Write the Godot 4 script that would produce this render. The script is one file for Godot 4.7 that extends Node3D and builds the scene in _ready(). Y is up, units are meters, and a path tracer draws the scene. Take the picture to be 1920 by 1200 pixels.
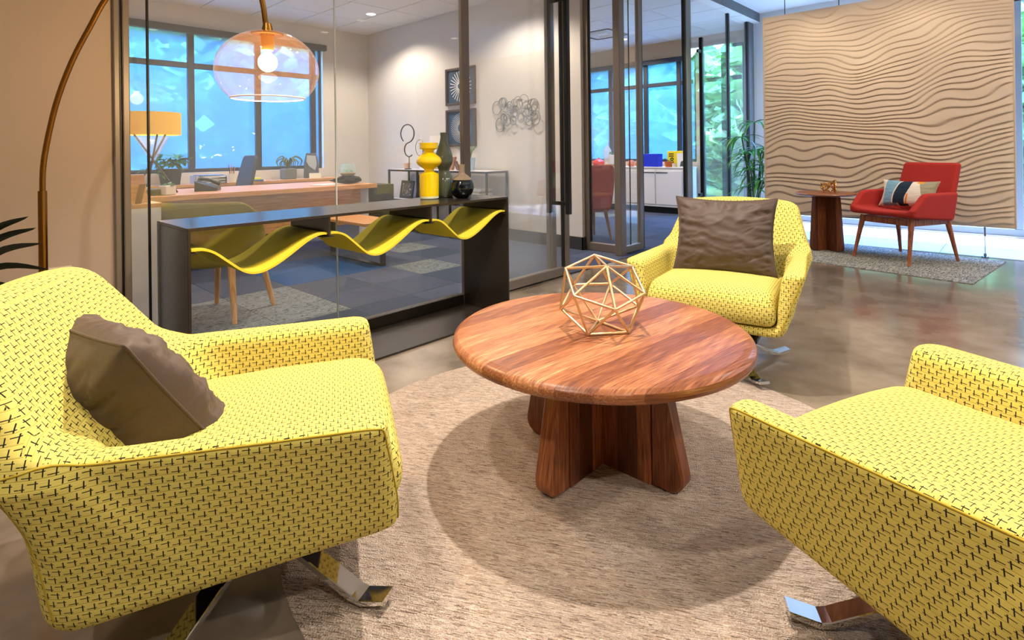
extends Node3D
# World: x runs along the glass partitions, y up, z towards the lobby. The camera stands at the origin, eye 1.1 m up.
var used := {}
var M := {}
var gid := 1
var grain: NoiseTexture2D
var blot: NoiseTexture2D
var fine_n: NoiseTexture2D
var rng := RandomNumberGenerator.new()

# ---------- naming and tagging ----------
func numbered(n: String) -> String:
	if not used.has(n):
		used[n] = 0
		return n
	used[n] += 1
	return "%s_%03d" % [n, used[n]]

func tag(o, label: String, cat: String, group := ""):
	o.set_meta("label", label)
	o.set_meta("category", cat)
	if group: o.set_meta("group", group)
	return o

func thing(n: String, label: String, cat: String, at := Vector3.ZERO, deg := 0.0, group := "") -> Node3D:
	var o := Node3D.new()
	o.name = numbered(n)
	add_child(o)
	o.position = at
	o.rotation_degrees.y = deg
	tag(o, label, cat, group)
	return o

func put(n: String, st, m: Material, parent: Node3D = null, at := Vector3.ZERO) -> MeshInstance3D:
	var o := MeshInstance3D.new()
	if st is SurfaceTool:
		st.generate_normals()
		o.mesh = st.commit()
	else:
		o.mesh = st
	o.material_override = m
	o.position = at
	if parent == null:
		o.name = numbered(n)
		add_child(o)
	else:
		o.name = n
		parent.add_child(o, true)
	return o

func struct(n: String, st, m: Material, at := Vector3.ZERO) -> MeshInstance3D:
	var o := put(n, st, m, null, at)
	o.set_meta("kind", "structure")
	return o

func frame_of(n: String) -> Node3D:
	var o := Node3D.new()
	o.name = numbered(n)
	add_child(o)
	o.set_meta("kind", "structure")
	return o

func copy(o: Node3D, n: String, label: String, at: Vector3, deg: float) -> Node3D:
	var c: Node3D = o.duplicate()
	c.name = numbered(n)
	add_child(c)
	c.position = at
	c.rotation_degrees.y = deg
	c.set_meta("label", label)
	return c

# ---------- mesh builders ----------
func S() -> SurfaceTool:
	var st := SurfaceTool.new()
	st.begin(Mesh.PRIMITIVE_TRIANGLES)
	return st

func poly(st: SurfaceTool, p: Array, out: Vector3) -> void:
	var n: Vector3 = (p[1] - p[0]).cross(p[2] - p[0])
	var ccw := n.dot(out) > 0.0
	for i in range(1, p.size() - 1):
		st.add_vertex(p[0])
		st.add_vertex(p[i + 1] if ccw else p[i])
		st.add_vertex(p[i] if ccw else p[i + 1])

func bx(st: SurfaceTool, c: Vector3, s: Vector3, b := 0.0, q := Basis()) -> SurfaceTool:
	st.set_smooth_group(-1)
	var h := s * 0.5
	if b <= 0.0:
		for a in 3:
			for sg in [-1.0, 1.0]:
				var u := (a + 1) % 3
				var w := (a + 2) % 3
				var pts := []
				for k in [[-1, -1], [1, -1], [1, 1], [-1, 1]]:
					var v := Vector3.ZERO
					v[a] = h[a] * sg
					v[u] = h[u] * k[0]
					v[w] = h[w] * k[1]
					pts.append(c + q * v)
				var o := Vector3.ZERO
				o[a] = sg
				poly(st, pts, q * o)
		return st
	b = minf(b, minf(h.x, minf(h.y, h.z)) * 0.95)
	var V := func(sx, sy, sz, ax):
		var v := Vector3(h.x * sx, h.y * sy, h.z * sz)
		for k in 3:
			if k != ax: v[k] -= b * signf(v[k])
		return c + q * v
	for a in 3:
		var u := (a + 1) % 3
		var w := (a + 2) % 3
		for sg in [-1.0, 1.0]:
			var pts := []
			for k in [[-1, -1], [1, -1], [1, 1], [-1, 1]]:
				var s3 := [0, 0, 0]
				s3[a] = sg; s3[u] = k[0]; s3[w] = k[1]
				pts.append(V.call(s3[0], s3[1], s3[2], a))
			var o := Vector3.ZERO
			o[a] = sg
			poly(st, pts, q * o)
		for k in [[-1, -1], [1, -1], [1, 1], [-1, 1]]:
			var e := [0, 0, 0]
			var f := [0, 0, 0]
			e[u] = k[0]; e[w] = k[1]; e[a] = -1
			f[u] = k[0]; f[w] = k[1]; f[a] = 1
			var o := Vector3.ZERO
			o[u] = k[0]; o[w] = k[1]
			poly(st, [V.call(e[0], e[1], e[2], u), V.call(f[0], f[1], f[2], u), V.call(f[0], f[1], f[2], w), V.call(e[0], e[1], e[2], w)], q * o)
	for sx in [-1, 1]:
		for sy in [-1, 1]:
			for sz in [-1, 1]:
				poly(st, [V.call(sx, sy, sz, 0), V.call(sx, sy, sz, 1), V.call(sx, sy, sz, 2)], q * Vector3(sx, sy, sz))
	return st

func bb(lo: Vector3, hi: Vector3, b := 0.0) -> SurfaceTool:
	return bx(S(), (lo + hi) * 0.5, hi - lo, b)

func bb2(st: SurfaceTool, lo: Vector3, hi: Vector3, b := 0.0) -> SurfaceTool:
	return bx(st, (lo + hi) * 0.5, hi - lo, b)

func smooth(st: SurfaceTool) -> void:
	gid += 1
	st.set_smooth_group(gid)

func tube(st: SurfaceTool, pts: Array, r, n := 8, closed := false) -> SurfaceTool:
	var m := pts.size()
	var rings := []
	var up := Vector3.UP
	for i in m:
		var a: Vector3 = pts[(i - 1 + m) % m] if closed or i > 0 else pts[i]
		var b: Vector3 = pts[(i + 1) % m] if closed or i < m - 1 else pts[i]
		var d := (b - a).normalized()
		if i == 0:
			up = Vector3.UP if absf(d.y) < 0.9 else Vector3.RIGHT
		var s := d.cross(up).normalized()
		up = s.cross(d).normalized()
		var rr: float = r[i] if r is Array else r
		var ring := []
		for k in n:
			var t := TAU * k / n
			ring.append(pts[i] + (s * cos(t) + up * sin(t)) * rr)
		rings.append(ring)
	smooth(st)
	for i in (m if closed else m - 1):
		var A: Array = rings[i]
		var B: Array = rings[(i + 1) % m]
		var ctr: Vector3 = (pts[i] + pts[(i + 1) % m]) * 0.5
		for k in n:
			var l := (k + 1) % n
			var q := [A[k], A[l], B[l], B[k]]
			var mid: Vector3 = (q[0] + q[2]) * 0.5
			if (q[1] - q[0]).cross(q[2] - q[0]).length_squared() < 1e-18:
				q = [B[l], B[k], A[k]]
			poly(st, q, mid - ctr)
	if not closed:
		st.set_smooth_group(-1)
		poly(st, rings[0], pts[0] - pts[1])
		poly(st, rings[m - 1], pts[m - 1] - pts[m - 2])
	return st

func lathe(st: SurfaceTool, prof: Array, n := 24, t := Transform3D()) -> SurfaceTool:
	smooth(st)
	for i in prof.size() - 1:
		var a: Vector2 = prof[i]
		var b: Vector2 = prof[i + 1]
		if i > 0:
			var p: Vector2 = prof[i - 1]
			if absf((a - p).angle_to(b - a)) > 0.6: smooth(st)
		var d := (b - a).normalized()
		var nn := Vector2(d.y, -d.x)   # profile runs upwards: outside on the right
		for k in n:
			var t0 := TAU * k / n
			var t1 := TAU * (k + 1) / n
			var c0 := Vector3(cos(t0), 0, sin(t0))
			var c1 := Vector3(cos(t1), 0, sin(t1))
			var q := []
			if a.x > 1e-5:
				q.append(t * (c0 * a.x + Vector3.UP * a.y))
				q.append(t * (c1 * a.x + Vector3.UP * a.y))
			else:
				q.append(t * (Vector3.UP * a.y))
			if b.x > 1e-5:
				q.append(t * (c1 * b.x + Vector3.UP * b.y))
				q.append(t * (c0 * b.x + Vector3.UP * b.y))
			else:
				q.append(t * (Vector3.UP * b.y))
			var o := (c0 + c1).normalized() * nn.x + Vector3.UP * nn.y
			if q.size() >= 3: poly(st, q, t.basis * o)
	return st

func soft(p: Array, n: int) -> Array:
	return spline(p.map(func(q): return Vector3(q.x, q.y, 0)), n).map(func(q): return Vector2(maxf(q.x, 0.0), q.y))

func disc_prof(r: float, y0: float, y1: float, b := 0.004) -> Array:
	return [Vector2(0, y0), Vector2(r - b, y0), Vector2(r, y0 + b), Vector2(r, y1 - b), Vector2(r - b, y1), Vector2(0, y1)]

func inset(p: PackedVector2Array, b: float) -> PackedVector2Array:
	var n := p.size()
	var area := 0.0
	for i in n: area += p[i].cross(p[(i + 1) % n])
	var sg := 1.0 if area > 0 else -1.0
	var r := PackedVector2Array()
	for i in n:
		var d0 := (p[i] - p[(i - 1 + n) % n]).normalized()
		var d1 := (p[(i + 1) % n] - p[i]).normalized()
		var n0 := Vector2(-d0.y, d0.x) * sg
		var n1 := Vector2(-d1.y, d1.x) * sg
		var m := (n0 + n1).normalized()
		r.append(p[i] + m * b / maxf(0.4, m.dot(n0)))
	return r

func extrude(st: SurfaceTool, p: PackedVector2Array, depth: float, t := Transform3D(), b := 0.0, soft := false) -> SurfaceTool:
	var q := inset(p, b) if b > 0.0 else p
	var n := p.size()
	var h := depth * 0.5
	var tri := Geometry2D.triangulate_polygon(q)
	st.set_smooth_group(-1)
	for sg in [-1.0, 1.0]:
		for i in range(0, tri.size(), 3):
			var a := []
			for k in 3: a.append(t * Vector3(q[tri[i + k]].x, q[tri[i + k]].y, h * sg))
			poly(st, a, t.basis * Vector3(0, 0, sg))
	var area := 0.0
	for i in n: area += p[i].cross(p[(i + 1) % n])
	var s2 := 1.0 if area > 0 else -1.0
	if soft: smooth(st)
	for i in n:
		var j := (i + 1) % n
		var d := p[j] - p[i]
		var o := t.basis * (Vector3(d.y, -d.x, 0) * s2)
		poly(st, [t * Vector3(p[i].x, p[i].y, -h + b), t * Vector3(p[j].x, p[j].y, -h + b), t * Vector3(p[j].x, p[j].y, h - b), t * Vector3(p[i].x, p[i].y, h - b)], o)
		if b > 0.0:
			for sg in [-1.0, 1.0]:
				poly(st, [t * Vector3(p[i].x, p[i].y, (h - b) * sg), t * Vector3(p[j].x, p[j].y, (h - b) * sg), t * Vector3(q[j].x, q[j].y, h * sg), t * Vector3(q[i].x, q[i].y, h * sg)], o.normalized() + t.basis * Vector3(0, 0, sg))
	return st

# a surface f(u, v) over [0,1]^2; the side seen with u to the right and v upwards is the front
func sheet(st: SurfaceTool, nu: int, nv: int, f: Callable, flip := false, uvs := Vector2.ZERO) -> SurfaceTool:
	smooth(st)
	var g := []
	for j in nv + 1:
		for i in nu + 1:
			g.append(f.call(float(i) / nu, float(j) / nv))
	for j in nv:
		for i in nu:
			var id := [j * (nu + 1) + i, j * (nu + 1) + i + 1, (j + 1) * (nu + 1) + i + 1, (j + 1) * (nu + 1) + i]
			for k in ([0, 1, 2, 0, 2, 3] if flip else [0, 2, 1, 0, 3, 2]):
				if uvs != Vector2.ZERO:
					st.set_uv(Vector2(float(id[k] % (nu + 1)) / nu * uvs.x, (1.0 - float(id[k] / (nu + 1)) / nv) * uvs.y))
				st.add_vertex(g[id[k]])
	return st

# surface nets of a signed distance field
func snet(f: Callable, lo: Vector3, hi: Vector3, c: float) -> ArrayMesh:
	var nx := int((hi.x - lo.x) / c) + 2
	var ny := int((hi.y - lo.y) / c) + 2
	var nzz := int((hi.z - lo.z) / c) + 2
	var d := PackedFloat32Array()
	d.resize(nx * ny * nzz)
	d.fill(1.0)
	var bs := 5
	for bk in range(0, nzz, bs):
		for bj in range(0, ny, bs):
			for bi in range(0, nx, bs):
				var cv: float = f.call(lo + Vector3(bi + bs * 0.5, bj + bs * 0.5, bk + bs * 0.5) * c)
				if absf(cv) > c * bs * 2.0:
					if cv < 0.0:
						for k in range(bk, mini(bk + bs, nzz)):
							for j in range(bj, mini(bj + bs, ny)):
								for i in range(bi, mini(bi + bs, nx)): d[(k * ny + j) * nx + i] = -1.0
					continue
				for k in range(bk, mini(bk + bs, nzz)):
					for j in range(bj, mini(bj + bs, ny)):
						for i in range(bi, mini(bi + bs, nx)):
							d[(k * ny + j) * nx + i] = f.call(lo + Vector3(i, j, k) * c)
	var idx := {}
	var vs := PackedVector3Array()
	var off := [0, 1, nx, nx + 1, nx * ny, nx * ny + 1, nx * ny + nx, nx * ny + nx + 1]
	var edges := [[0, 1], [2, 3], [4, 5], [6, 7], [0, 2], [1, 3], [4, 6], [5, 7], [0, 4], [1, 5], [2, 6], [3, 7]]
	for k in nzz - 1:
		for j in ny - 1:
			for i in nx - 1:
				var b := (k * ny + j) * nx + i
				var mask := 0
				for q in 8:
					if d[b + off[q]] < 0.0: mask |= 1 << q
				if mask == 0 or mask == 255: continue
				var p := Vector3.ZERO
				var m := 0
				for e in edges:
					var a0: float = d[b + off[e[0]]]
					var a1: float = d[b + off[e[1]]]
					if (a0 < 0.0) != (a1 < 0.0):
						var t := a0 / (a0 - a1)
						var pa := Vector3(e[0] & 1, (e[0] >> 1) & 1, e[0] >> 2)
						var pb := Vector3(e[1] & 1, (e[1] >> 1) & 1, e[1] >> 2)
						p += pa.lerp(pb, t)
						m += 1
				idx[b] = vs.size()
				vs.append(lo + (Vector3(i, j, k) + p / m) * c)
	var ix := PackedInt32Array()
	for b in idx:
		var i: int = b % nx
		var j: int = (b / nx) % ny
		var k: int = b / (nx * ny)
		for ax in 3:
			var o1: int = [nx, nx * ny, 1][ax]
			var o2: int = [nx * ny, 1, nx][ax]
			var o0: int = [1, nx, nx * ny][ax]
			if [j, k, i][ax] == 0 or [k, i, j][ax] == 0: continue
			var s0: bool = d[b] < 0.0
			if s0 == (d[b + o0] < 0.0): continue
			if not (idx.has(b - o1) and idx.has(b - o2) and idx.has(b - o1 - o2)): continue
			var q := [idx[b], idx[b - o1], idx[b - o1 - o2], idx[b - o2]]
			ix.append_array(PackedInt32Array([q[0], q[1], q[2], q[0], q[2], q[3]] if not s0 else [q[0], q[2], q[1], q[0], q[3], q[2]]))
	var ns := PackedVector3Array()
	var h := c * 0.6
	for v in vs:
		ns.append(Vector3(f.call(v + Vector3(h, 0, 0)) - f.call(v - Vector3(h, 0, 0)), f.call(v + Vector3(0, h, 0)) - f.call(v - Vector3(0, h, 0)), f.call(v + Vector3(0, 0, h)) - f.call(v - Vector3(0, 0, h))).normalized())
	# front faces run clockwise: check the first face against its normal and turn all if needed
	var fl := 0
	for i in range(0, mini(ix.size(), 900), 3):
		var nn := (vs[ix[i + 1]] - vs[ix[i]]).cross(vs[ix[i + 2]] - vs[ix[i]])
		fl += 1 if nn.dot(ns[ix[i]]) > 0 else -1
	if fl > 0:
		for i in range(0, ix.size(), 3):
			var t := ix[i + 1]
			ix[i + 1] = ix[i + 2]
			ix[i + 2] = t
	var arr := []
	arr.resize(Mesh.ARRAY_MAX)
	arr[Mesh.ARRAY_VERTEX] = vs
	arr[Mesh.ARRAY_NORMAL] = ns
	arr[Mesh.ARRAY_INDEX] = ix
	var me := ArrayMesh.new()
	me.add_surface_from_arrays(Mesh.PRIMITIVE_TRIANGLES, arr)
	return me

func smax(a: float, b: float, k: float) -> float:
	var h := maxf(k - absf(a - b), 0.0) / k
	return maxf(a, b) + h * h * k * 0.25

func smin(a: float, b: float, k: float) -> float:
	return -smax(-a, -b, k)

func spline(p: Array, n: int) -> Array:
	var r := []
	var m := p.size()
	for i in m - 1:
		var a: Vector3 = p[maxi(i - 1, 0)]
		var d: Vector3 = p[mini(i + 2, m - 1)]
		for k in n:
			r.append(p[i].cubic_interpolate(p[i + 1], a, d, float(k) / n))
	r.append(p[m - 1])
	return r

# ---------- materials ----------
func mt(key: String, col: Color, rough := 0.6, metal := 0.0, spec := 0.5) -> StandardMaterial3D:
	if M.has(key): return M[key]
	var m := StandardMaterial3D.new()
	m.resource_name = key
	m.albedo_color = col
	m.roughness = rough
	m.metallic = metal
	m.metallic_specular = spec
	M[key] = m
	return m

func tri(m: StandardMaterial3D, sc: Vector3, world := false, off := Vector3.ZERO) -> StandardMaterial3D:
	m.uv1_triplanar = true
	m.uv1_world_triplanar = world
	m.uv1_scale = sc
	m.uv1_offset = off
	m.uv1_triplanar_sharpness = 8.0
	return m

func noise_tex(freq: float, ramp: Array, oct := 4, warp := 0.0, sd := 1, size := 512, normal := false) -> NoiseTexture2D:
	var n := FastNoiseLite.new()
	n.seed = sd
	n.noise_type = FastNoiseLite.TYPE_SIMPLEX_SMOOTH
	n.frequency = freq
	n.fractal_octaves = oct
	if warp > 0.0:
		n.domain_warp_enabled = true
		n.domain_warp_amplitude = warp
		n.domain_warp_frequency = freq * 1.5
	var t := NoiseTexture2D.new()
	t.width = size
	t.height = size
	t.seamless = true
	t.noise = n
	t.as_normal_map = normal
	if not ramp.is_empty():
		var g := Gradient.new()
		g.offsets = PackedFloat32Array(ramp.map(func(x): return x[0]))
		g.colors = PackedColorArray(ramp.map(func(x): return x[1]))
		t.color_ramp = g
	return t

func wood(key: String, tex: Texture2D, tint: Color, sc: Vector3, off: Vector3, rough := 0.4) -> StandardMaterial3D:
	if M.has(key): return M[key]
	var m := mt(key, tint, rough)
	m.albedo_texture = tex
	return tri(m, sc, false, off)

func glass(key: String, col: Color, a: float, rough := 0.0) -> StandardMaterial3D:
	var m := mt(key, Color(col, a), rough)
	m.transparency = BaseMaterial3D.TRANSPARENCY_ALPHA
	return m

func glow(key: String, col: Color, e: float) -> StandardMaterial3D:
	var m := mt(key, col, 0.5)
	m.emission_enabled = true
	m.emission = col
	m.emission_energy_multiplier = e
	return m

func cloth_texture() -> ImageTexture:
	# woven yellow cloth: rows of dark upright ticks, each crossed by a thin level one, alternately near its top and near its foot; 144 mm square
	var n := 1024
	var im := Image.create(n, n, false, Image.FORMAT_RGB8)
	im.fill(Color(1, 1, 1))
	var mm := n / 144.0
	for r in 8:
		# fine weave lines along the row
		for k in 6:
			var y := int((r * 18 + k * 3.0) * mm)
			im.fill_rect(Rect2i(0, y, n, 2), Color(0.93, 0.91, 0.86) if k % 2 else Color(0.98, 0.97, 0.95))
		im.fill_rect(Rect2i(0, int((r * 18 + 16.4) * mm), n, 6), Color(0.80, 0.76, 0.60))
	var dark := Color(0.11, 0.09, 0.05)
	for r in 8:
		var sh := 12.0 if r % 2 else 0.0
		for c in 3:
			for k in 2:
				var x := fposmod(c * 48.0 + sh + k * 24.0 + 4.0, 144.0)
				var y := r * 18.0 + 1.5 + k * 1.2
				im.fill_rect(Rect2i(int(x * mm), int(y * mm), int(2.9 * mm), int(13.8 * mm)), dark)
				var hy := y + (3.2 if k == 0 else 9.2)
				var x0 := x - 3.2
				for s in 20:
					var xx := fposmod(x0 + s, 144.0)
					im.fill_rect(Rect2i(int(xx * mm), int(hy * mm), int(1.0 * mm) + 1, int(1.7 * mm)), dark)
	return ImageTexture.create_from_image(im)

func cloth_bump() -> ImageTexture:
	var n := 512
	var im := Image.create(n, n, false, Image.FORMAT_RGB8)
	for y in n:
		var p := fposmod(float(y) / n * 8.0, 1.0)
		var h := 0.35 + 0.5 * pow(sin(PI * clampf(p * 1.05, 0, 1)), 0.5) + 0.1 * sin(p * TAU * 4.0)
		im.fill_rect(Rect2i(0, y, n, 1), Color(h, h, h))
	im.bump_map_to_normal_map(3.0)
	return ImageTexture.create_from_image(im)

func dash_texture(n: int, base: Color, cols: Array, count: int, len0: int, len1: int, th: int, sd: int) -> ImageTexture:
	var im := Image.create(n, n, false, Image.FORMAT_RGB8)
	im.fill(base)
	rng.seed = sd
	for i in count:
		var c: Color = cols[rng.randi() % cols.size()]
		var k := rng.randf_range(0.3, 1.0)
		var w := rng.randi_range(len0, len1)
		var x := rng.randi() % n
		var y := rng.randi() % n
		im.fill_rect(Rect2i(x, y, w, rng.randi_range(1, th)), base.lerp(c, k))
		if x + w > n: im.fill_rect(Rect2i(0, y, x + w - n, th), base.lerp(c, k))
	return ImageTexture.create_from_image(im)

# ---------- camera, sky, sun, exposure ----------
func lamp_spot(n: String, at: Vector3, to: Vector3, e: float, col: Color, ang := 50.0, size := 0.04) -> void:
	var l := SpotLight3D.new()
	l.name = numbered(n)
	add_child(l)
	l.position = at
	var up := Vector3.UP if absf((to - at).normalized().y) < 0.99 else Vector3.RIGHT
	l.look_at_from_position(at, to, up)
	l.light_energy = e
	l.light_color = col
	l.spot_angle = ang
	l.spot_angle_attenuation = 0.5
	l.spot_range = 14.0
	l.spot_attenuation = 2.0
	l.light_size = size
	l.shadow_enabled = true

func setup_view() -> void:
	var cam := Camera3D.new()
	cam.name = "camera"
	add_child(cam)
	cam.position = Vector3(0, 1.1, 0)
	cam.basis = Basis(Vector3.UP, -0.818042) * Basis(Vector3(0, 0, 1), -0.0123237)
	cam.projection = Camera3D.PROJECTION_FRUSTUM
	cam.near = 0.05
	cam.far = 120.0
	cam.size = 2.0 * 0.05 * 600.0 / 1034.44
	cam.frustum_offset = Vector2(0, -(600.0 - 282.612) / 1034.44 * 0.05)
	cam.current = true
	var e := Environment.new()
	var sky := ProceduralSkyMaterial.new()
	sky.sky_top_color = Color(0.42, 0.64, 0.96)
	sky.sky_horizon_color = Color(0.80, 0.92, 1.0)
	sky.ground_bottom_color = Color(0.25, 0.30, 0.24)
	sky.ground_horizon_color = Color(0.5, 0.62, 0.62)
	sky.sky_energy_multiplier = 4.6
	sky.ground_energy_multiplier = 1.2
	e.background_mode = Environment.BG_SKY
	e.sky = Sky.new()
	e.sky.sky_material = sky
	e.tonemap_mode = Environment.TONE_MAPPER_LINEAR
	e.tonemap_exposure = 1.0
	e.sdfgi_enabled = true
	e.ssao_enabled = true
	e.ssil_enabled = true
	var w := WorldEnvironment.new()
	w.name = "environment"
	w.environment = e
	add_child(w)
	var sun := DirectionalLight3D.new()
	sun.name = "sun"
	add_child(sun)
	sun.look_at_from_position(Vector3.ZERO, Vector3(-0.42, -1.0, 0.18), Vector3.RIGHT)
	sun.light_energy = 3.2
	sun.light_color = Color(1.0, 0.97, 0.92)
	sun.light_angular_distance = 0.6
	sun.shadow_enabled = true

func setup_materials() -> void:
	grain = noise_tex(0.012, [[0.0, Color(0.40, 0.24, 0.16)], [0.32, Color(0.58, 0.37, 0.25)], [0.45, Color(0.70, 0.47, 0.32)], [0.58, Color(0.64, 0.42, 0.28)], [0.75, Color(0.80, 0.57, 0.40)], [1.0, Color(0.90, 0.69, 0.50)]], 5, 30.0, 3)
	var light_grain := noise_tex(0.012, [[0.0, Color(0.76, 0.58, 0.40)], [0.5, Color(0.86, 0.70, 0.52)], [1.0, Color(0.95, 0.83, 0.66)]], 5, 30.0, 13)
	blot = noise_tex(0.006, [[0.0, Color(0.74, 0.73, 0.72)], [0.5, Color(0.88, 0.87, 0.86)], [1.0, Color(1, 1, 1)]], 6, 20.0, 7)
	fine_n = noise_tex(0.25, [], 3, 0.0, 11, 512, true)
	var c := mt("yellow_cloth", Color(0.85, 0.785, 0.40), 0.92)
	c.albedo_texture = cloth_texture()
	c.normal_enabled = true
	c.normal_texture = cloth_bump()
	c.normal_scale = 0.8
	tri(c, Vector3(1.0 / 0.114, 1.0 / 0.144, 1.0 / 0.114))
	c.uv1_triplanar_sharpness = 70.0
	var v := mt("brown_velvet", Color(0.30, 0.23, 0.19), 0.62)
	v.rim_enabled = true
	v.rim = 0.5
	v.albedo_texture = noise_tex(0.08, [[0.0, Color(0.8, 0.8, 0.8)], [1.0, Color(1, 1, 1)]], 3, 0, 5, 256)
	tri(v, Vector3(4, 30, 4))
	var cc := mt("polished_concrete", Color(0.585, 0.535, 0.475), 0.13, 0.0, 0.8)
	cc.albedo_texture = noise_tex(0.005, [[0.0, Color(0.66, 0.64, 0.62)], [0.4, Color(0.82, 0.81, 0.8)], [0.6, Color(0.88, 0.87, 0.86)], [1.0, Color(1, 1, 1)]], 7, 40.0, 9, 1024)
	tri(cc, Vector3.ONE * 0.45, true)
	var rug := mt("rug_pile", Color(1, 1, 1), 0.98, 0, 0.1)
	rug.albedo_texture = dash_texture(1024, Color(0.765, 0.695, 0.64), [Color(0.84, 0.77, 0.71), Color(0.88, 0.82, 0.75), Color(0.62, 0.53, 0.46), Color(0.42, 0.35, 0.30), Color(0.76, 0.66, 0.58)], 26000, 4, 60, 3, 21)
	rug.normal_enabled = true
	rug.normal_texture = fine_n
	rug.normal_scale = 0.9
	tri(rug, Vector3(1.6, 1.6, 1.6))
	for k in 5:
		var base: Color = [Color(0.30, 0.33, 0.40), Color(0.27, 0.31, 0.38), Color(0.33, 0.36, 0.43), Color(0.16, 0.31, 0.50), Color(0.46, 0.49, 0.50)][k]
		var cp := mt("carpet_%d" % k, Color(1, 1, 1), 0.97, 0, 0.1)
		cp.albedo_texture = dash_texture(256, base, [base * 1.3, base * 0.6, base * 1.15] if k < 4 else [Color(0.1, 0.12, 0.15), base * 1.25, Color(0.14, 0.16, 0.2)], 2600 if k < 4 else 700, 2, 6 if k < 4 else 12, 2 if k < 4 else 5, 40 + k)
		tri(cp, Vector3.ONE * 2.0, true)
	for k in 4:
		wood("walnut_%d" % k, grain, [Color(0.92, 0.87, 0.83), Color(0.76, 0.68, 0.64), Color(1.0, 1.0, 0.98), Color(0.60, 0.50, 0.45)][k], Vector3(1.0, 20, 20), Vector3(0.31 * k, 0.2 * k, 0.37 * k), 0.32)
		wood("walnut_leg_%d" % k, grain, [Color(0.90, 0.80, 0.72), Color(0.72, 0.61, 0.54), Color(1.0, 0.98, 0.92), Color(0.54, 0.44, 0.38)][k], Vector3(18, 0.8, 18), Vector3(0.31 * k, 0.2 * k, 0.37 * k), 0.35)
	wood("oak", light_grain, Color(0.92, 0.80, 0.68), Vector3(0.5, 8, 8), Vector3.ZERO, 0.4)
	wood("beech", light_grain, Color(1.0, 0.94, 0.82), Vector3(9, 0.8, 9), Vector3(0.4, 0, 0), 0.5)
	wood("chair_leg_wood", grain, Color(0.86, 0.72, 0.62), Vector3(9, 0.8, 9), Vector3(0.1, 0, 0.2), 0.45)
	mt("wall_paint", Color(0.64, 0.57, 0.51), 0.85)
	mt("wall_white", Color(0.86, 0.86, 0.86), 0.85)
	mt("ceiling_white", Color(0.92, 0.92, 0.92), 0.9)
	mt("baseboard_grey", Color(0.20, 0.195, 0.20), 0.6)
	mt("frame_bronze", Color(0.47, 0.43, 0.39), 0.42, 0.25)
	mt("black_gasket", Color(0.03, 0.03, 0.035), 0.5)
	mt("window_frame", Color(0.22, 0.24, 0.28), 0.45, 0.2)
	mt("black_metal", Color(0.035, 0.035, 0.04), 0.4, 0.3)
	mt("console_bronze", Color(0.19, 0.165, 0.145), 0.24, 0.3)
	mt("chrome", Color(0.88, 0.88, 0.88), 0.06, 1.0)
	mt("brass", Color(0.62, 0.44, 0.20), 0.26, 1.0)
	mt("champagne_metal", Color(0.86, 0.74, 0.58), 0.3, 0.85)
	mt("felt", Color(0.80, 0.74, 0.17), 0.95)
	mt("red_cloth", Color(0.64, 0.135, 0.105), 0.9)
	mt("white_lacquer", Color(0.86, 0.86, 0.88), 0.4)
	mt("dark_plastic", Color(0.05, 0.055, 0.07), 0.45)
	mt("leaf", Color(0.22, 0.50, 0.13), 0.45).backlight_enabled = true
	M["leaf"].backlight = Color(0.15, 0.3, 0.05)
	mt("leaf_dark", Color(0.06, 0.13, 0.045), 0.45)
	glass("pane", Color(0.93, 0.98, 0.97), 0.04)
	glass("clear_glass", Color(0.9, 0.96, 0.95), 0.08)

# ---------- room shell ----------
func wall_with_hole_z(n: String, z0: float, z1: float, x0: float, x1: float, h: float, wx0: float, wx1: float, wy0: float, wy1: float, m: Material) -> void:
	var st := S()
	bb2(st, Vector3(x0, 0, z0), Vector3(x1, wy0, z1))
	bb2(st, Vector3(x0, wy1, z0), Vector3(x1, h, z1))
	bb2(st, Vector3(x0, wy0, z0), Vector3(wx0, wy1, z1))
	bb2(st, Vector3(wx1, wy0, z0), Vector3(x1, wy1, z1))
	struct(n, st, m)

func wall_with_hole_x(n: String, x0: float, x1: float, z0: float, z1: float, h: float, wz0: float, wz1: float, wy0: float, wy1: float, m: Material) -> void:
	var st := S()
	if wy0 > 0.0: bb2(st, Vector3(x0, 0, z0), Vector3(x1, wy0, z1))
	bb2(st, Vector3(x0, wy1, z0), Vector3(x1, h, z1))
	bb2(st, Vector3(x0, wy0, z0), Vector3(x1, wy1, wz0))
	bb2(st, Vector3(x0, wy0, wz1), Vector3(x1, wy1, z1))
	struct(n, st, m)

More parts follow.
